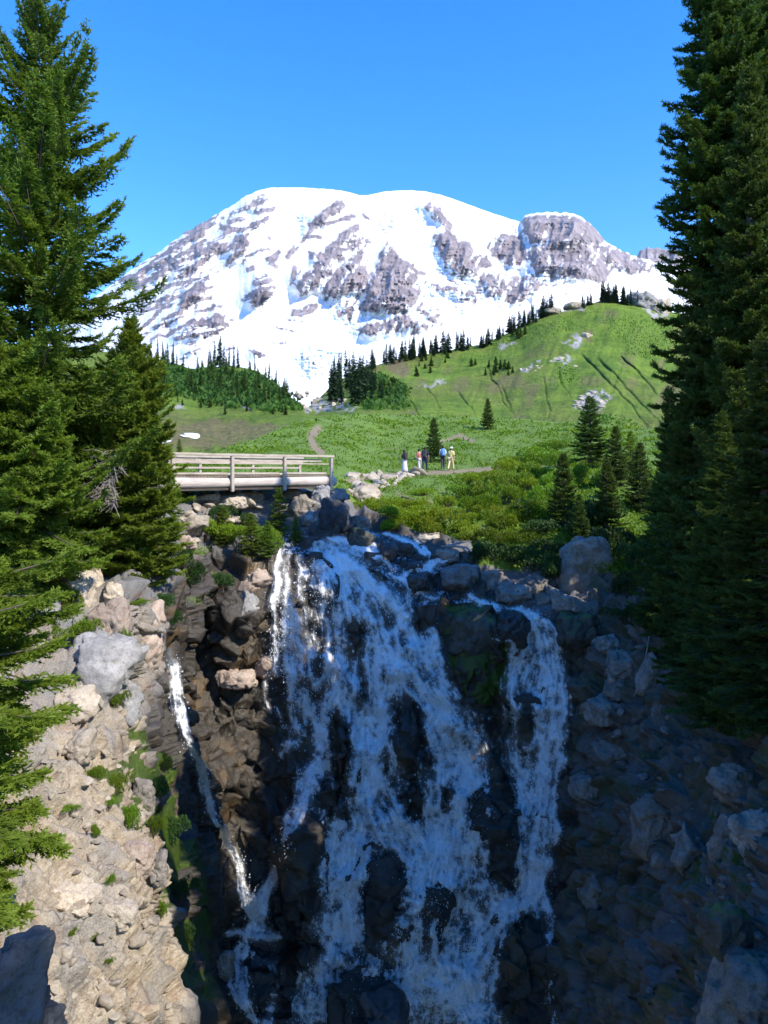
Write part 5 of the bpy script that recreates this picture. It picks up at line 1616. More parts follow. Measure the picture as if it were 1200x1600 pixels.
BOULD = [  # px, py, w, h, material, label, seed, extra
    (566, 782, 52, 46, M_RPALE, 'big pale boulder on the grass right of the bridge end', 1, {}),
    (472, 794, 34, 34, M_RPALE, 'pale pointed boulder in the stream just below the bridge', 2, dict(tilt=.5)),
    (486, 815, 36, 28, M_RGREY, 'blunt grey boulder at the top edge of the smooth water', 3, {}),
    (500, 780, 26, 36, M_RGREY, 'upright boulder under the far end of the bridge', 4, {}),
    (463, 778, 38, 22, M_RGREY, 'dark boulder in the shade under the bridge log', 5, {}),
    (522, 808, 40, 48, M_RSHADOW, 'large shaded boulder between the smooth water and the pale boulder', 6, {}),
    (527, 776, 34, 24, M_RGREY, 'grey boulder beside the last bridge post', 7, {}),
    (545, 830, 28, 28, M_RSHADOW, 'rounded shaded boulder at the foot of the large shaded one', 8, {}),
    (562, 822, 30, 26, M_RSHADE, 'small shaded boulder on top of the mossy block by the falls', 0, {}),
    (562, 848, 40, 36, M_RMOSS, 'mossy block splitting the smooth water from the side stream', 1, {}),
    (655, 911, 36, 28, M_RWET, 'dark wet boulder in midstream at the head of the falls', 2, {}),
    (630, 862, 34, 28, M_RWET, 'wet brown boulder under the little side cascade', 3, {}),
    (646, 884, 26, 16, M_RWET, 'low dark rock between two white chutes of the side stream', 4, {}),
    (606, 862, 24, 26, M_RWET, 'dark wet rock left of the wet brown boulder', 5, {}),
    (628, 898, 22, 18, M_RWET, 'small black rock just above the midstream boulder', 6, {}),
    (719, 903, 54, 40, M_RGREY, 'rounded grey boulder with a sunlit top beside the side stream', 7, {}),
    (766, 914, 36, 44, M_RSHADE, 'mossy sided grey boulder right of the rounded one', 8, {}),
    (800, 930, 52, 36, M_RSHADE, 'broad flat grey boulder above the right fall', 0, {}),
    (835, 915, 36, 26, M_RSHADE, 'pale edged block behind the broad flat boulder', 1, {}),
    (848, 938, 26, 20, M_RSHADE, 'small block wedged at the head of the right fall', 2, {}),
    (893, 946, 70, 34, M_RSHADE, 'long slanting slab above the mossy knob right of the falls', 3, dict(tilt=.3)),
    (911, 886, 72, 88, M_RSHADE, 'tall grooved grey slab standing in the shade under the thicket', 4, dict(deep=.8, butt=True)),
    (900, 982, 52, 46, M_RMOSS, 'mossy knob at the right edge of the right fall', 5, {}),
    (735, 985, 66, 72, M_RMOSS, 'big mossy rock between the main fall and the right fall', 6, {}),
    (796, 985, 54, 44, M_RWET, 'dark block under the thin top of the right fall', 8, {}),
    (606, 748, 30, 12, M_RPALE, 'flat pale stone in the row along the trail below the hikers', 0, {}),
    (575, 747, 26, 14, M_RPALE, 'pale stone beside the trail between bridge and hikers', 1, {}),
    (548, 746, 24, 14, M_RPALE, 'pale stone where the trail meets the bridge', 2, {}),
    (634, 744, 24, 10, M_RPALE, 'flat pale stone at the feet of the woman in the long pale skirt', 3, {}),
    (590, 757, 22, 12, M_RGREY, 'grey stone below the row of pale trail stones', 4, {}),
    (668, 842, 40, 16, M_RPALE, 'flat tan ledge stone at the edge of the shrub bank over the side stream', 5, {}),
    (700, 868, 34, 18, M_RPINK, 'tan ledge stone under the bleached driftwood', 6, {}),
    (746, 832, 22, 14, M_RPALE, 'small pale stone in the shrubs of the sunny bank', 7, {}),
    # left bank
    (318, 780, 48, 20, M_RPALE, 'long flat pale boulder under the near half of the bridge', 8, {}),
    (362, 784, 40, 18, M_RPALE, 'pale slab under the middle of the bridge', 0, {}),
    (396, 778, 34, 20, M_RPALE, 'low pale boulder under the bridge beside the small pointed fir', 1, {}),
    (300, 822, 46, 26, M_RPALE, 'tilted pale slab on the stony slope right of the layered fir', 2, dict(tilt=-.5)),
    (290, 850, 32, 24, M_RPINK, 'brownish stone at the top of the dark alcove', 3, {}),
    (330, 805, 26, 18, M_RGREY, 'small grey stone on the slope below the bridge', 4, {}),
    (158, 1040, 96, 104, M_RGREY, 'big smooth grey boulder in the middle of the sunny left bank', 5, dict(tilt=.45)),
    (172, 985, 54, 92, M_RPINK, 'reddish stained block above the big smooth grey boulder', 6, {}),
    (226, 1008, 46, 112, M_RPINK, 'tall rusty column of rock beside the thin side fall', 7, {}),
    (122, 925, 40, 66, M_RPALE, 'pale upright block under the tree roots', 8, {}),
    (148, 918, 26, 56, M_RPALE, 'narrow pale block right of the upright block under the roots', 0, {}),
    (178, 932, 28, 40, M_RPALE, 'pale block in the shadow of the layered fir', 1, {}),
    (156, 866, 32, 30, M_RGREY, 'grey round boulder held in the tree roots', 2, {}),
    (66, 960, 52, 36, M_RGREY, 'low grey boulder at the left under the bushy young hemlock', 3, {}),
    (10, 975, 56, 48, M_RPALE, 'pale boulder cut by the left edge under the young hemlocks', 4, {}),
    (98, 985, 44, 30, M_RGREY, 'grey boulder beside the leafy weeds on the left bank', 5, {}),
    (124, 1096, 64, 46, M_RPALE, 'tan boulder below the big smooth grey boulder', 6, {}),
    (198, 1100, 40, 60, M_RGREY, 'grey block in the tree shadow at the gorge edge', 7, {}),
    (120, 1170, 46, 44, M_RPALE, 'tan block poking out of the scree halfway down the bank', 8, {}),
    (225, 1245, 28, 54, M_RSHADE, 'blue grey block at the mossy edge of the left bank', 0, {}),
    (215, 1345, 40, 50, M_RPINK, 'brown boulder at the lower mossy edge of the left bank', 1, {}),
    (246, 1360, 26, 44, M_RSHADE, 'shaded boulder beside the brown boulder on the gorge edge', 2, {}),
    (180, 1420, 60, 34, M_RPALE, 'flat tan slab low on the scree', 3, dict(tilt=.5)),
    (120, 1400, 70, 30, M_RPALE, 'long tan slab low on the scree near the hemlock tips', 4, dict(tilt=.35)),
    (60, 1330, 40, 32, M_RPALE, 'tan stone beside the lowest green hemlock tips', 5, {}),
    # right wall
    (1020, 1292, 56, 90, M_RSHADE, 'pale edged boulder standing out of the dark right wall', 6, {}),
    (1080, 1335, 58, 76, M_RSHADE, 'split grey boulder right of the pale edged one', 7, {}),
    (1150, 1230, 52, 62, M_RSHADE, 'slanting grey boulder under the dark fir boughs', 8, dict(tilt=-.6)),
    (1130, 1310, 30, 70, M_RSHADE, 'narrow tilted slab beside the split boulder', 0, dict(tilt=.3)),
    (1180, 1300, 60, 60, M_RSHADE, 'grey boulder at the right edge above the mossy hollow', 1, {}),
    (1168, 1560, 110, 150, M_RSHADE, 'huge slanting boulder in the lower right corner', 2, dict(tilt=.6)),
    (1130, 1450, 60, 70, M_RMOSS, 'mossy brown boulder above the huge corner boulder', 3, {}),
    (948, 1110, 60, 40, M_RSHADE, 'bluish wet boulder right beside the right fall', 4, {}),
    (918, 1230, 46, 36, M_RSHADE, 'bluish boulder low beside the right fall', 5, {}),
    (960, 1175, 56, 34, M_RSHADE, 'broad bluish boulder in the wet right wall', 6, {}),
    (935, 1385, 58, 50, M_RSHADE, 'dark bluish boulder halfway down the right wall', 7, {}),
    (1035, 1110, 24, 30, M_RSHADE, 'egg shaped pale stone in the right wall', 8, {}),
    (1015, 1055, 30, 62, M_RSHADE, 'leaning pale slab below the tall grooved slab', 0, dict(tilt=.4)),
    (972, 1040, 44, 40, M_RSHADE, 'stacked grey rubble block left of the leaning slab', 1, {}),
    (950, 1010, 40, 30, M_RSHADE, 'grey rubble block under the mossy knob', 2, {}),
    (960, 1075, 40, 26, M_RSHADE, 'flat grey rubble block below the stacked one', 3, {}),
    (350, 1510, 26, 42, M_RSHADE, 'bluish boulder at the foot of the thin side fall', 4, {}),
    (407, 1500, 44, 30, M_RWET, 'black rock under the joined side strands', 2, {}),
    (585, 1590, 80, 70, M_RWET, 'black boulder at the bottom of the main fall', 4, {}),
    (527, 1262, 26, 26, M_RWET, 'small black knob in the spray of the main fall', 5, {}),
    (370, 1060, 60, 26, M_RPINK, 'brown ledge block behind the left curtain of drops', 8, {}),
    (420, 1040, 40, 36, M_RPINK, 'rusty wet block at the edge of the left curtain of drops', 0, {}),
    (400, 905, 60, 40, M_RPINK, 'rusty overhanging block left of the lip of the falls', 1, {}),
    (385, 950, 40, 44, M_RGREY, 'pale streaked block below the rusty overhang', 2, {}),
]
for px, py, w, h_, mt, lab, sd_, ex in BOULD:
    boulder(px, py, w, h_, mt, lab, sd_ + 1, **ex)
# rock close to the viewpoint, its shade painted into the colour
fg = boulder(-16, 1612, 124, 260, M_RSHADOW, 'shaded blue grey rock jutting up in the near lower left corner', 3, d=4.6, tilt=.25, deep=1.0, sink=.3)
fg2 = boulder(66, 1630, 60, 100, M_RSHADOW, 'small shaded rock at the foot of the near lower left rock', 5, d=4.9, sink=.3)

# the crag on the hilltop and the rim slabs beside it
for px, py, w, h_, lab, mt in [(1003, 474, 46, 36, 'square grey crag on the hilltop beside the dark firs', M_RGREY), (1030, 484, 34, 26, 'lower broken step of the grey crag on the hilltop', M_RPALE), (860, 487, 36, 12, 'flat pale rim rock left of the hilltop firs', M_RPALE), (895, 480, 34, 10, 'flat pale rim rock under the hilltop firs', M_RPALE),
                               (917, 526, 14, 10, 'single sandy boulder high on the green hill', M_RPALE)]:
    g = hit_hill(px, py)
    w2, h2 = w / F * g[1] / 2 / .9, h_ / F * g[1] / 2 / .9
    me = real_boulder(int(px), w2, w2 * .8, h2, True)
    me.materials.append(mt)
    o = bpy.data.objects.new('crag_rock', me)
    COL.objects.link(o)
    o.location = tuple(P(px, py, g[1]))
    o.rotation_euler = (0, 0, .5)
    tag(o, lab, 'rock')
# loose stones
SM = []
for k in range(6):
    for mt in (M_RPALE, M_RSHADE):
        me = boulder_mesh(100 + k, 1.0, 11, .05, ICO2)
        me.materials.append(mt)
        SM.append((me, mt))
rs = np.random.default_rng(33)


def stones(poly, n_, smin, smax, mt, label, group, name='stone'):
    ms_ = [m for m, q in SM if q is mt]
    xs_ = [p[0] for p in poly]; ys_ = [p[1] for p in poly]
    k = 0
    while k < n_:
        x, y = rs.uniform(min(xs_), max(xs_)), rs.uniform(min(ys_), max(ys_))
        if not in_poly(np.array([x]), np.array([y]), poly)[0]:
            continue
        g, nn = hit(x, y)
        s = rs.uniform(smin, smax) ** 1.0 * (1 if rs.uniform() < .8 else 1.7) * g[1] / F / 2
        o = bpy.data.objects.new(name, ms_[rs.integers(0, 6)])
        COL.objects.link(o)
        o.location = tuple(g + nn * s * .15)
        o.scale = (s * rs.uniform(.8, 1.5), s * rs.uniform(.7, 1.2), s * rs.uniform(.5, 1.0))
        o.rotation_euler = (rs.uniform(-.5, .5), rs.uniform(-.5, .5), rs.uniform(0, 6.28))
        tag(o, label, 'stone', group)
        k += 1


stones([(60, 1180), (200, 1140), (250, 1400), (270, 1590), (60, 1590), (100, 1400)], 80, 7, 18, M_RPALE, 'loose tan stone in the sunny scree of the left bank', 'tan stones on the scree')
stones([(262, 775), (420, 775), (420, 800), (330, 850), (280, 850)], 34, 8, 18, M_RPALE, 'loose pale stone on the slope under the bridge', 'pale stones under the bridge')
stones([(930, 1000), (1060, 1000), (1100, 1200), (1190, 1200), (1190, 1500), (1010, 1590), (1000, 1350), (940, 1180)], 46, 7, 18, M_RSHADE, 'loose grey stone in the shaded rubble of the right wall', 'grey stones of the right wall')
stones([(560, 742), (660, 738), (660, 750), (590, 764), (540, 760)], 26, 6, 14, M_RPALE, 'small pale stone lining the trail below the hikers', 'pale stones along the trail')

def hill_stones(poly, n_, smin, smax, label, group):
    xs_ = [p[0] for p in poly]; ys_ = [p[1] for p in poly]
    ms_ = [m for m, q in SM if q is M_RPALE]
    k = 0
    while k < n_:
        x, y = rs.uniform(min(xs_), max(xs_)), rs.uniform(min(ys_), max(ys_))
        if not in_poly(np.array([x]), np.array([y]), poly)[0]:
            continue
        g = hit_hill(x, y)
        s = rs.uniform(smin, smax) * g[1] / F / 2
        o = bpy.data.objects.new('stone', ms_[rs.integers(0, 6)])
        COL.objects.link(o)
        o.location = tuple(g)
        o.scale = (s * rs.uniform(.9, 1.5), s, s * rs.uniform(.6, 1.0))
        o.rotation_euler = (rs.uniform(-.4, .4), rs.uniform(-.4, .4), rs.uniform(0, 6.28))
        tag(o, label, 'stone', group)
        k += 1


hill_stones([(889, 634), (915, 614), (935, 608), (957, 616), (946, 632), (926, 648), (905, 642)], 26, 5, 12, 'pale stone in the grey boulder patch low on the green hill', 'stones of the patch on the hill')
hill_stones([(456, 612), (500, 612), (560, 632), (520, 646), (480, 646)], 28, 4, 12, 'pale stone in the rocky stream bed of the valley notch', 'stones of the valley notch')
hill_stones([(800, 585), (850, 560), (900, 558), (905, 572), (850, 578)], 14, 4, 9, 'small pale stone in the broken band across the green hill', 'stones of the band on the hill')

# ================================================================== leafy plants
def leaf_cloud(seed, n_, shape, lsize, up=.5, hollow=.5):
    """leaves through a mound: shape(n, rng) -> points and outward vectors"""
    r = np.random.default_rng(seed)
    p, o = shape(n_, r)
    d = unit(o * .6 + r.normal(size=(n_, 3)) * .6 + np.array([0, 0, up]))
    U = unit(np.cross(d, r.normal(size=(n_, 3))))
    L = lsize * r.uniform(.6, 1.4, n_)
    hgt = (p[:, 2] - p[:, 2].min()) / (np.ptp(p[:, 2]) + 1e-6)
    return kites(p, d, L, L * .55, U, np.clip(.15 + .5 * hgt + r.uniform(-.2, .25, n_), 0, 1), .1)


def mound(n_, r):
    """several overlapping leafy lobes"""
    k = 9
    cx = r.normal(size=(k, 2)) * .42
    cr = r.uniform(.28, .5, k)
    ch = r.uniform(.35, .85, k)
    q = r.integers(0, k, n_)
    o = unit(r.normal(size=(n_, 3)))
    o[:, 2] = np.abs(o[:, 2])
    rad = cr[q] * r.uniform(.55, 1.05, n_) ** .5
    p = np.stack([cx[q, 0] + o[:, 0] * rad, cx[q, 1] + o[:, 1] * rad, ch[q] * .5 + o[:, 2] * rad * .8 - .1], 1)
    return p, o


M_SHRUB = foliage_mat('shrub_leaves', (.075, .145, .012), (.20, .30, .028), .44, .5, .3, .28)
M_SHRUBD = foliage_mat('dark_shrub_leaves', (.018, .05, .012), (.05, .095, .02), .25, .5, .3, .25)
M_HEATH = foliage_mat('heath_leaves', (.12, .185, .014), (.27, .37, .032), .45, .6, .2, .2)
M_TWIG = flat_mat('twig', (.12, .085, .06), .9, .3, 20)
SHM = {}
for nm, mt in (('a', M_SHRUB), ('b', M_SHRUBD), ('c', M_HEATH)):
    for k in range(3):
        v, f, t = leaf_cloud(500 + k, 3400, mound, .075)
        me = mesh_np('shrub_foliage', v, f, dict(tint=t), smooth=False)
        me.materials.append(mt)
        SHM[nm, k] = me
tw_ = MB()
rt = np.random.default_rng(8)
for k in range(12):
    a = rt.uniform(0, 6.28)
    e = np.array([math.cos(a) * rt.uniform(.2, .6), math.sin(a) * rt.uniform(.2, .6), rt.uniform(.3, .6)])
    tw_.tube([(0, 0, -.15), e * .5 + np.array([0, 0, .05]), e], [.02, .013, .005], 5)
TWIG_ME = tw_.mesh('shrub_stems', True)
TWIG_ME.materials.append(M_TWIG)


def shrub(px, py, wpx, hpx, kind, label, group=None, d=None):
    g, _ = hit(px, py + hpx * .35)
    dd = g[1] if d is None else d
    if d is not None:
        g = P(px, py + hpx * .35, d)
    w, h_ = wpx / F * dd / 1.6, hpx / F * dd / .85 * (1.05 if kind != 'b' else 1.0)
    t = thing('shrub', label, 'shrub', g - np.array([0, 0, .1 * h_]), rs.uniform(0, 6.28), group, (w * rs.uniform(.75, 1.2), w * rs.uniform(.75, 1.2), h_ * rs.uniform(.8, 1.35)))
    t.rotation_euler = (rs.normal() * .12, rs.normal() * .12, t.rotation_euler[2])
    obj('foliage', SHM[kind, int(rs.integers(0, 3))], None, t)
    obj('stem', TWIG_ME, None, t)
    return t


GS = 'leafy shrubs of the sunny thicket'
for px, py, w, h_ in [(760, 770, 60, 40), (800, 750, 60, 46), (838, 738, 56, 42), (820, 790, 70, 50), (780, 810, 70, 46), (850, 778, 60, 50), (745, 790, 50, 36), (870, 750, 56, 40), (840, 712, 56, 34), (810, 716, 50, 30), (870, 718, 46, 32), (905, 742, 56, 44), (940, 748, 50, 40),
                      (790, 775, 50, 36), (722, 770, 44, 28), (890, 780, 52, 44), (815, 830, 60, 40), (775, 840, 46, 30), (860, 700, 40, 26), (930, 720, 40, 30)]:
    shrub(px, py, w, h_, 'a', 'leafy green shrub in the sunlit thicket on the right bank above the falls', GS)
GT = 'bright bushes on the sunny bank'
for px, py, w, h_ in [(735, 752, 34, 22), (765, 742, 40, 26), (790, 728, 40, 28), (825, 756, 46, 34), (700, 786, 36, 22), (760, 795, 44, 32), (800, 806, 46, 34), (730, 806, 36, 24), (850, 800, 44, 38), (660, 768, 34, 18)]:
    shrub(px, py, w, h_, 'c', 'bright yellow green bush among the leafy shrubs of the sunny bank', GT)
GH = 'yellow green heath mounds above the side stream'
for px, py, w, h_ in [(610, 800, 60, 30), (650, 806, 66, 34), (690, 812, 60, 38), (720, 822, 54, 36), (590, 790, 46, 24), (640, 785, 60, 24), (672, 822, 54, 30), (742, 836, 44, 30), (618, 818, 50, 22)]:
    shrub(px, py, w, h_, 'c', 'low yellow green heath mound on the sunny bank above the side stream', GH)
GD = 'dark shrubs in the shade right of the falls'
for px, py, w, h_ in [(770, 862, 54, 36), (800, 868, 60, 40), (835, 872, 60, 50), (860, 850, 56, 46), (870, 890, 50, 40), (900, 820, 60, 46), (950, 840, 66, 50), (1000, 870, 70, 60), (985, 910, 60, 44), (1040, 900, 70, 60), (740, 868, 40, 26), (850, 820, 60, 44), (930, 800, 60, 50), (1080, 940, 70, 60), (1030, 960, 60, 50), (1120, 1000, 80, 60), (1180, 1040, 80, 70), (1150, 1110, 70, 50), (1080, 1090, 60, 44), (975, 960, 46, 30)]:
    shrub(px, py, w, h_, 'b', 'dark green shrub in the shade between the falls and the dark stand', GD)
GL = 'green shrubs on the left bank'
for px, py, w, h_, k, lab in [
        (322, 822, 44, 34, 'c', 'yellow green bush on the stony rim over the dark alcove'), (350, 836, 46, 34, 'c', 'second yellow green bush on the rim beside the squat conifer'), (405, 832, 50, 40, 'a', 'bright bush among the small conifers left of the lip'),
        (352, 800, 40, 30, 'b', 'dark green bush on the slope below the middle of the bridge'), (380, 812, 40, 34, 'b', 'dark bush right of the one below the bridge'), (30, 905, 76, 60, 'a', 'lush bush at the left edge under the young hemlocks'), (78, 930, 60, 50, 'a', 'lush bush under the tall hemlock'),
        (60, 880, 80, 50, 'a', 'lush bush at the foot of the bushy young hemlock'), (95, 892, 50, 36, 'c', 'olive bush under the tree roots'), (-10, 930, 70, 60, 'a', 'lush bush cut by the left edge')]:
    shrub(px, py, w, h_, k, lab, GL)
GW = 'leafy weeds growing between the rocks of the left bank'
for px, py, w, h_ in [(82, 878, 34, 24), (128, 985, 40, 40), (140, 905, 18, 34), (200, 1010, 14, 60), (170, 1010, 30, 24), (82, 982, 20, 24), (180, 1095, 30, 24), (150, 1205, 34, 30), (185, 1225, 34, 40), (205, 1275, 30, 44), (170, 1250, 26, 26), (150, 1300, 22, 22), (110, 1258, 30, 18), (115, 1455, 18, 14), (150, 1465, 22, 14),
                      (170, 1500, 16, 12), (175, 1370, 16, 30), (135, 1385, 20, 12), (215, 940, 24, 16), (105, 950, 22, 18), (240, 1290, 20, 40), (250, 1420, 20, 40)]:
    shrub(px, py, w, h_, 'a', 'small leafy weed between the rocks of the sunny left bank', GW)
GM = 'mossy tufts hanging on the shaded gorge walls'
for px, py, w, h_ in [(252, 935, 36, 40), (270, 960, 30, 40), (285, 870, 36, 40), (300, 900, 36, 44), (345, 905, 40, 40), (256, 1190, 26, 40), (252, 1230, 30, 60), (268, 1300, 40, 60), (282, 1380, 36, 60), (290, 1450, 36, 50)]:
    shrub(px, py, w, h_, 'b', 'dark green tuft on the shaded inner wall left of the falls', GM)

# ---- ground cover of the meadow: leaves beyond counting
cand = (veg > .5) & (PY < 905) & (PX > -40) & (PX < 1240) & (PY > crest[None] + 2) & (soil < .4)
jj, ii = np.nonzero(cand)
rg = np.random.default_rng(90)
dens_w = np.where(PY[jj, ii] < 740, 1.0, 1.4)
ch = rg.choice(len(jj), 230000, p=dens_w / dens_w.sum())
j, i = jj[ch], ii[ch]
p = V[j, i] + np.stack([rg.normal(size=len(ch)) * .12, rg.normal(size=len(ch)) * .5, 0 * rg.normal(size=len(ch))], 1)
cl = fbm(np.stack([p[:, 0] / 1.3, p[:, 1] / 1.3, p[:, 2] * 0], 1), 3, 401)
keep = cl > .34
p, cl = p[keep], cl[keep]
m = len(p)
d = unit(rg.normal(size=(m, 3)) * .7 + np.array([0, 0, .9]))
U = unit(np.cross(d, rg.normal(size=(m, 3))))
L = np.clip(p[:, 1] / 60, .5, 1.6) * rg.uniform(.08, .20, m) * (1 + .9 * sstep(.5, .65, cl))
kv, kf_, kt = kites(p - np.array([0, 0, .03]), d, L, L * .5, U, np.clip((cl - .35) * 2.2 + rg.uniform(-.2, .2, m), 0, 1), .1)
M_COVER = foliage_mat('meadow_leaves', (.070, .140, .011), (.170, .265, .024), .4, .6, .2, 0)
tag(obj('ground_cover', mesh_np('ground_cover', kv, kf_, dict(tint=kt), smooth=False), M_COVER), 'grass and leafy ground cover of the green meadow', 'ground cover', kind='stuff')
# ---- scrub on the far slopes
cand = (leafy > .4) | (lush > .5)
cand &= (HPX > 190) & (HPX < 1110) & (tt[:, None] > .02) & (stone < .3)
jj, ii = np.nonzero(cand)
ch = rg.choice(len(jj), 16000)
p = HV[jj[ch], ii[ch]] + rg.normal(size=(len(ch), 3)) * np.array([.5, 1.5, .1])
sc_ = leafy[jj[ch], ii[ch]]
m = len(p)
d = unit(rg.normal(size=(m, 3)) * .6 + np.array([0, 0, .8]))
U = unit(np.cross(d, rg.normal(size=(m, 3))))
L = rg.uniform(.5, 1.4, m) * (.6 + .7 * sc_)
kv, kf_, kt = kites(p - np.array([0, 0, .1]), d, L, L * .7, U, np.clip(1 - sc_ + rg.uniform(-.1, .3, m), 0, 1), .1)
M_SLOPEC = foliage_mat('slope_scrub_leaves', (.045, .095, .020), (.10, .19, .026), .3, .7, .15, 0)
tag(obj('scrub_cover', mesh_np('scrub_cover', kv, kf_, dict(tint=kt), smooth=False), M_SLOPEC), 'low scrub covering parts of the far green slopes', 'scrub', kind='stuff')
# ================================================================== timber footbridge
def wood_mat(name, a, b):
    n = N(name)
    v = n.mapping(n.obj_co(), (1, 1, 1), (0, 0, -math.radians(46.2)))
    v = n.mapping(v, (1.2, 14, 14))
    f = n.noise(1.4, 6, .62, v)
    c = n.mix(n.ramp(f, [(.3, 0), (.7, 1)]), a, b)
    c = n.mix(n.ramp(n.noise(1.1, 5, .6), [(.55, 0), (.75, .6)]), c, tuple(q * .5 for q in a))
    n.set(c, .85, .2)
    n.bump(f, .5, .02)
    return n.m


M_RAIL = wood_mat('weathered_rail_wood', (.30, .25, .20), (.52, .46, .39))
M_LOG = wood_mat('peeled_log_wood', (.34, .29, .25), (.60, .54, .49))
M_DECK = wood_mat('deck_wood', (.16, .13, .10), (.30, .25, .20))
M_DARKW = wood_mat('dark_beam_wood', (.05, .042, .035), (.11, .09, .075))
bu = np.array([.692, .722, .020]); bu /= np.linalg.norm(bu)
bw = np.array([-.722, .692, 0.0])
bz = np.cross(bu, bw)
B0 = np.array([-6.865, 33.9, 0.0])
bridge = thing('footbridge', 'weathered timber footbridge with log beam and rails crossing above the falls', 'bridge', tuple(B0))


def bpt(s, w, z):
    return bu * s + bw * w + np.array([0, 0, z])


S0, S1 = -6.6, 6.25
rb = np.random.default_rng(4)
for w, nm in ((0.0, 'front'), (1.45, 'rear')):
    m = MB()
    m.tube([bpt(S0 + (S1 - S0) * f, w + (.02 if w else -.02), .45 + .012 * math.sin(9 * f + w)) for f in np.linspace(0, 1, 12)], [.235 + .02 * math.sin(7 * f + 2 * w) for f in np.linspace(0, 1, 12)], 14, .03, rb)
    m.build('log_beam', M_LOG, bridge, True)
m = MB()
m.box(bpt((S0 + S1) / 2, .72, .165), (S1 - S0 - .3, 1.7, .09), bu, bw, bz)
m.build('sill_beam', M_DARKW, bridge)
m = MB()
k = int((S1 - S0) / .17)
for i in range(k):
    m.box(bpt(S0 + .1 + i * .17, .72, .735 + rb.uniform(-.004, .004)), (.155, 1.62, .055), bu, bw, bz, .006)
m.build('deck', M_DECK, bridge)
for w in (-.10, 1.50):
    for i in range(-2, 2):
        m = MB()
        a, b = 2.93 * i + .12, 2.93 * (i + 1) - .12
        m.tube([bpt(a, w + .08, .83), bpt((a + b) / 2, w + .08, .835), bpt(b, w + .08, .83)], [.068, .062, .066], 8, .05, rb)
        m.build('curb_rail', M_RAIL, bridge, True)
for i in range(-2, 3):
    m = MB()
    hgt = 1.56
    m.box(bpt(2.93 * i, -.29, .06 + hgt / 2), (.15, .14, hgt), bu, bw, (0, 0, 1), .02)
    m.build('post', M_RAIL, bridge)
for i in range(-2, 3):
    m = MB()
    m.box(bpt(2.93 * i - .35, 1.72, .25 + .68), (.14, .13, 1.36), bu, bw, (0, 0, 1), .02)
    m.build('post', M_RAIL, bridge)


def rail(a, b, w, z, th, hh):
    m = MB()
    n0 = 5
    pts = np.linspace(a, b, n0 + 1)
    for q in range(n0):
        m.box(bpt((pts[q] + pts[q + 1]) / 2, w, z + .006 * math.sin(q * 2.1 + a)), (pts[q + 1] - pts[q] + .002 * (q % 2), th - .003 * (q % 2), hh - .003 * (q % 2)), bu, bw, bz, .02)
    m.build('handrail', M_RAIL, bridge)


rail(S0, S1 - .25, -.29, 1.675, .19, .095)
rail(S0, S1 - .95, -.17, 1.46, .09, .13)
rail(S0, S1 - .25, -.175, 1.30, .08, .06)
rail(S0, S1 - .5, 1.72, 1.655, .17, .09)
rail(S0, S1 - .6, 1.62, 1.42, .08, .10)
rail(S0, S1 - .8, 1.62, 1.15, .08, .08)

# bleached driftwood and roots
def branch_thing(name, label, cat, pts_list, radii, mat, loc):
    m = MB()
    r = np.random.default_rng(3)
    for pts, rad in zip(pts_list, radii):
        m.tube(pts, rad, 7, .10, r)
    o = m.build(name, mat, None, True)
    o.location = tuple(loc)
    return tag(o, label, cat)


g, _ = hit(712, 862)
branch_thing('driftwood', 'bleached forked driftwood lying on the bank above the side stream', 'driftwood', [[(-.7, -.3, .25), (-.1, -.35, .28), (.45, -.4, .22), (.8, -.5, -.1)], [(.2, -.4, .25), (.5, -.5, .0), (.75, -.6, -.45)], [(-.4, -.3, .3), (.2, -.2, .42), (.7, -.2, .5)]],
             [[.05, .06, .05, .03], [.045, .035, .015], [.05, .04, .015]], M_DEADWOOD, g)
g, _ = hit(150, 870)
branch_thing('tree_root', 'twisted bare root hanging over the pale blocks on the left bank', 'root', [[(-.3, -.3, .5), (-.05, -.5, .3), (.12, -.7, -.1), (.35, -.8, -.55)], [(-.05, -.5, .3), (-.2, -.65, 0), (-.22, -.7, -.5)], [(.1, -.6, .0), (.3, -.6, .1), (.5, -.75, -.5)], [(-.5, -.2, .45), (-.9, -.4, .2), (-1.2, -.5, -.2)]],
             [[.12, .10, .08, .04], [.06, .05, .02], [.06, .045, .02], [.09, .06, .03]], M_DEADWOOD, g)
g, _ = hit(635, 783)
branch_thing('fallen_branch', 'short dark broken branch lying in the heath below the hikers', 'branch', [[(-.3, -.2, .25), (.1, -.25, .16), (.45, -.3, .05)]], [[.05, .06, .05]], M_BARK, g)
g, _ = hit(1000, 1040)
branch_thing('fallen_branch', 'thin bare pole leaning on the rubble of the shaded right wall', 'branch', [[(-.35, -.4, -1.0), (0, -.45, .1), (.22, -.3, 1.1)]], [[.02, .025, .015]], M_DEADWOOD, g)

# ================================================================== hikers
def plain(name, c, rough=.8):
    return flat_mat(name, c, rough, .12, 30, .2)


M_SKIN = plain('skin', (.48, .30, .22), .6)
M_HAIR = plain('dark_hair', (.025, .018, .014), .5)


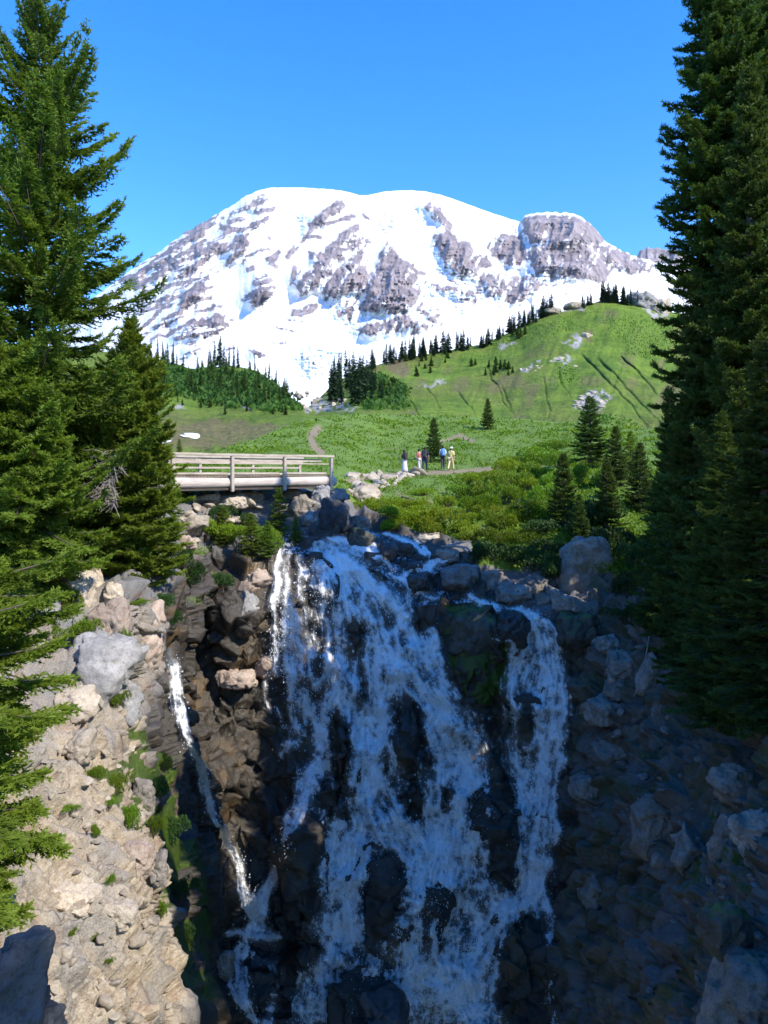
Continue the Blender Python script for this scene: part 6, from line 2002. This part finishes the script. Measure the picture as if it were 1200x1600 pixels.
def skin_mesh(name, nodes, edges, mat, parent, smooth=2):
    """nodes: list of (x, y, z, radius)"""
    me = bpy.data.meshes.new(name)
    me.from_pydata([q[:3] for q in nodes], edges, [])
    o = bpy.data.objects.new(name, me)
    COL.objects.link(o)
    md = o.modifiers.new('skin', 'SKIN')
    sl = me.skin_vertices[0].data
    for q, s in zip(nodes, sl):
        rr_ = q[3]
        s.radius = (rr_, rr_) if not isinstance(rr_, tuple) else rr_
        s.use_root = False
    sl[0].use_root = True
    sb = o.modifiers.new('sub', 'SUBSURF')
    sb.levels = smooth
    sb.render_levels = smooth
    dg = bpy.context.evaluated_depsgraph_get()
    m2 = bpy.data.meshes.new_from_object(o.evaluated_get(dg))
    m2.name = name
    bpy.data.objects.remove(o)
    bpy.data.meshes.remove(me)
    m2.materials.clear()
    m2.materials.append(mat)
    m2.polygons.foreach_set('use_smooth', np.ones(len(m2.polygons), bool))
    return obj(name, m2, None, parent)


def person(px, py, d, label, rz, top, bottom, height=1.68, stride=.0, skirt=None, pack=None, hat=None, long_hair=False, arm=.0, lean=.06, hairmat=None):
    foot = P(px, py, d)
    t = thing('person', label, 'person', foot, rz, 'hikers on the trail', height / 1.70)
    ln = lean
    N_, E_ = [], []

    def nd(x, y, z, r):
        N_.append((x, y + ln * max(0, z - .9), z, r))
        return len(N_) - 1
    pel = nd(0, 0, .95, (.135, .10)); bel = nd(0, .01, 1.10, (.115, .085)); ch = nd(0, 0, 1.28, (.145, .10)); nb_ = nd(0, 0, 1.43, (.06, .055)); hb = nd(0, .01, 1.51, (.065, .075)); hc = nd(0, .02, 1.59, (.078, .095)); ht = nd(0, .015, 1.67, (.055, .065)); nose = nd(0, .125, 1.575, .014)
    E_ += [(pel, bel), (bel, ch), (ch, nb_), (nb_, hb), (hb, hc), (hc, ht), (hc, nose)]
    for sx in (-1, 1):
        ear = nd(sx * .088, .01, 1.585, .016); E_.append((hc, ear))
        sh = nd(sx * .185, -.005, 1.375, .058)
        sw = arm * sx
        el_ = nd(sx * .235, .02 + .06 * sw, 1.10, .043)
        wr = nd(sx * .235, .14 + .10 * sw, .88, .028)
        pm = nd(sx * .232, .17 + .11 * sw, .81, .034)
        E_ += [(ch, sh), (sh, el_), (el_, wr), (wr, pm)]
        for q, (fx, fl) in enumerate([(-.028, .085), (-.010, .095), (.010, .09), (.027, .072)]):
            a = nd(sx * .232, .17 + .11 * sw + fx, .775, .010)
            b = nd(sx * .226, .175 + .11 * sw + fx, .775 - fl * .6, .009)
            c = nd(sx * .215, .178 + .11 * sw + fx, .775 - fl, .007)
            E_ += [(pm, a), (a, b), (b, c)]
        th = nd(sx * .215, .205 + .11 * sw, .82, .011); th2 = nd(sx * .205, .225 + .11 * sw, .785, .009)
        E_ += [(pm, th), (th, th2)]
        st = stride * sx
        hip = nd(sx * .088, 0, .90, .088); kn = nd(sx * .095, .03 + st * .5, .49, .058); an_ = nd(sx * .098, -.02 + st, .085, .038); toe = nd(sx * .105, .13 + st, .035, .036)
        E_ += [(pel, hip), (hip, kn), (kn, an_), (an_, toe)]
    skin_mesh('body', N_, E_, M_SKIN, t)

    def nodes(idx, grow):
        return [(*N_[i][:3], tuple(q + grow for q in N_[i][3]) if isinstance(N_[i][3], tuple) else N_[i][3] + grow) for i in idx]
    # shirt
    base = [1, 2]
    sN = nodes([0, 1, 2], .022)
    sE = [(0, 1), (1, 2)]
    step = (len(N_) - 8) // 2
    for s in range(2):
        o0 = 8 + s * step
        k0 = len(sN)
        sN += nodes([o0 + 1, o0 + 2], .020)
        sE += [(2, k0), (k0, k0 + 1)]
    skin_mesh('shirt', sN, sE, top, t)
    if skirt is None:
        tN = nodes([0], .020)
        tE = []
        for s in range(2):
            o0 = 8 + s * step
            hipi = o0 + step - 4
            k0 = len(tN)
            tN += nodes([hipi, hipi + 1, hipi + 2], .020)
            tE += [(0, k0), (k0, k0 + 1), (k0 + 1, k0 + 2)]
        skin_mesh('trousers', tN, tE, bottom, t)
    else:
        m = MB()
        r = np.random.default_rng(2)
        m.tube([(0, 0, 1.06), (0, 0, .90), (0, -.02, .6), (.01, -.03, .3), (.02, -.04, .08)], [.125, .165, .19, .215, .235], 16, .05, r)
        m.build('skirt', skirt, t, True)
    for s in range(2):
        o0 = 8 + s * step
        an_, toe = N_[o0 + step - 2], N_[o0 + step - 1]
        skin_mesh('shoe', [(an_[0], an_[1] - .03, .05, .052), (toe[0], toe[1] + .02, .04, .050)], [(0, 1)], plain('shoe', (.06, .055, .05)), t, 1)
    hx_, hy_, hz_ = N_[5][:3]
    v, f = ICO2
    hv = v * np.array([.092, .108, .115])
    keepf = ~((hv[f][:, :, 1].mean(1) > .035) & (hv[f][:, :, 2].mean(1) < .045))
    hm = mesh_np('hair', hv * 1.06 + np.array([hx_, hy_ - .012, hz_ + .015]), f[keepf])
    ho = obj('hair', hm, hairmat or M_HAIR, t)
    if long_hair:
        skin_mesh('long_hair', [(hx_, hy_ - .07, hz_ + .05, (.085, .05)), (hx_, hy_ - .11, hz_ - .14, (.10, .045)), (hx_ + .01, hy_ - .13, hz_ - .36, (.095, .035)), (hx_ + .01, hy_ - .12, hz_ - .48, (.05, .02))], [(0, 1), (1, 2), (2, 3)], M_HAIR, t)
    if hat is not None:
        m = MB()
        m.tube([(hx_, hy_, hz_ + .045), (hx_, hy_, hz_ + .05), (hx_, hy_, hz_ + .06), (hx_, hy_, hz_ + .13), (hx_, hy_, hz_ + .16)], [.185, .185, .118, .105, .06], 18)
        m.build('hat', hat, t, True)
    if pack is not None:
        m = MB()
        y0 = -.20 + ln * .3
        m.box((0, y0, 1.22), (.30, .17, .46), bevel=.05)
        m.box((0, y0 - .11, 1.14), (.22, .06, .24), bevel=.02)
        m.box((0, y0, 1.47), (.26, .14, .06), bevel=.04, taper=.7)
        for sx in (-1, 1):
            m.tube([(sx * .10, y0 + .06, 1.42), (sx * .12, .02, 1.47), (sx * .125, .14, 1.36), (sx * .13, .12, 1.18), (sx * .14, y0 + .08, 1.04)], [.022] * 5, 6)
        m.build('backpack', pack, t)
    return t


C_ = plain
person(632, 739, 55.0, 'woman seen from behind in a long pale lilac skirt with long dark hair', .5, C_('grey_pack_top', (.10, .085, .08)), None, 1.66, skirt=C_('lilac_skirt', (.62, .55, .60)), long_hair=True, pack=C_('brown_bag', (.05, .04, .035)))
person(664, 737, 55.2, 'hiker in dark clothes with a black and white backpack beside the little fir', -.25, C_('black_shirt', (.03, .03, .04)), C_('navy_trousers', (.035, .045, .07)), 1.78, stride=.26, lean=.14, pack=C_('charcoal_pack', (.045, .045, .06)), arm=.5)
person(655.5, 736, 56.6, 'hiker in a rust red top half hidden behind the one in dark clothes', .35, C_('rust_shirt', (.35, .13, .10)), C_('pale_trousers', (.50, .47, .43)), 1.64, stride=.22, arm=.8, lean=.10)
person(692, 733, 57.6, 'hiker with black hair and a light blue backpack right of the little fir', .15, C_('white_shirt', (.62, .66, .72)), C_('dark_shorts', (.05, .05, .06)), 1.74, stride=.05, lean=.02, arm=.6, pack=C_('blue_pack', (.16, .30, .55)))
person(704.5, 735, 56.4, 'hiker in pale yellow clothes and a white sun hat', -.5, C_('yellow_shirt', (.72, .58, .24)), C_('cream_trousers', (.66, .52, .30)), 1.69, stride=.28, lean=.12, arm=-.8, hat=C_('white_hat', (.75, .73, .66)))

# two small snow patches left over in the hollow behind the bridge
M_SNOW = flat_mat('old_snow', (.80, .80, .82), .6, .06, 3)
for px, py, w, h_, lab in [(303, 681, 32, 11, 'larger patch of old snow in the brown hollow behind the bridge'), (257, 689, 20, 9, 'smaller patch of old snow beside the layered fir in the brown hollow')]:
    p = hit_hill(px, py)
    v, f = ICO4
    q = v * np.array([1, 1, .22])
    q[:, :2] *= (1 + 1.3 * (fbm(v * 2.2 + px, 4, int(px)) - .5))[:, None]
    me = mesh_np('snow_patch', q, f)
    o = obj('snow_patch', me, M_SNOW)
    s = w / F * p[1] / 2
    o.location = tuple(p)
    o.scale = (s, s * 2.2, s * 2.4)
    # lies along the slope
    r = HB.find_nearest(Vector(tuple(p)))
    o.rotation_euler = Vector((0, 0, 1)).rotation_difference(r[1] if r[1].z > 0 else -r[1]).to_euler()
    o.scale = (s, h_ / F * p[1] * 2.2, s * .3)
    tag(o, lab, 'snow patch')
# ================================================================== thin air between here and the mountain
m = MB()
m.box((0, 0, 1540), (30000, 30000, 3200))
n = N('haze')
n.n.remove(n.bsdf)
pv = n.n.new('ShaderNodeVolumePrincipled')
pv.inputs['Color'].default_value = (.62, .78, 1.0, 1)
pv.inputs['Density'].default_value = 1.3e-5
pv.inputs['Anisotropy'].default_value = 0.0
n.link(pv.outputs[0], n.out.inputs['Volume'])
hz = m.build('haze', n.m)
tag(hz, 'thin blue mountain air over the whole valley', 'haze', kind='stuff')
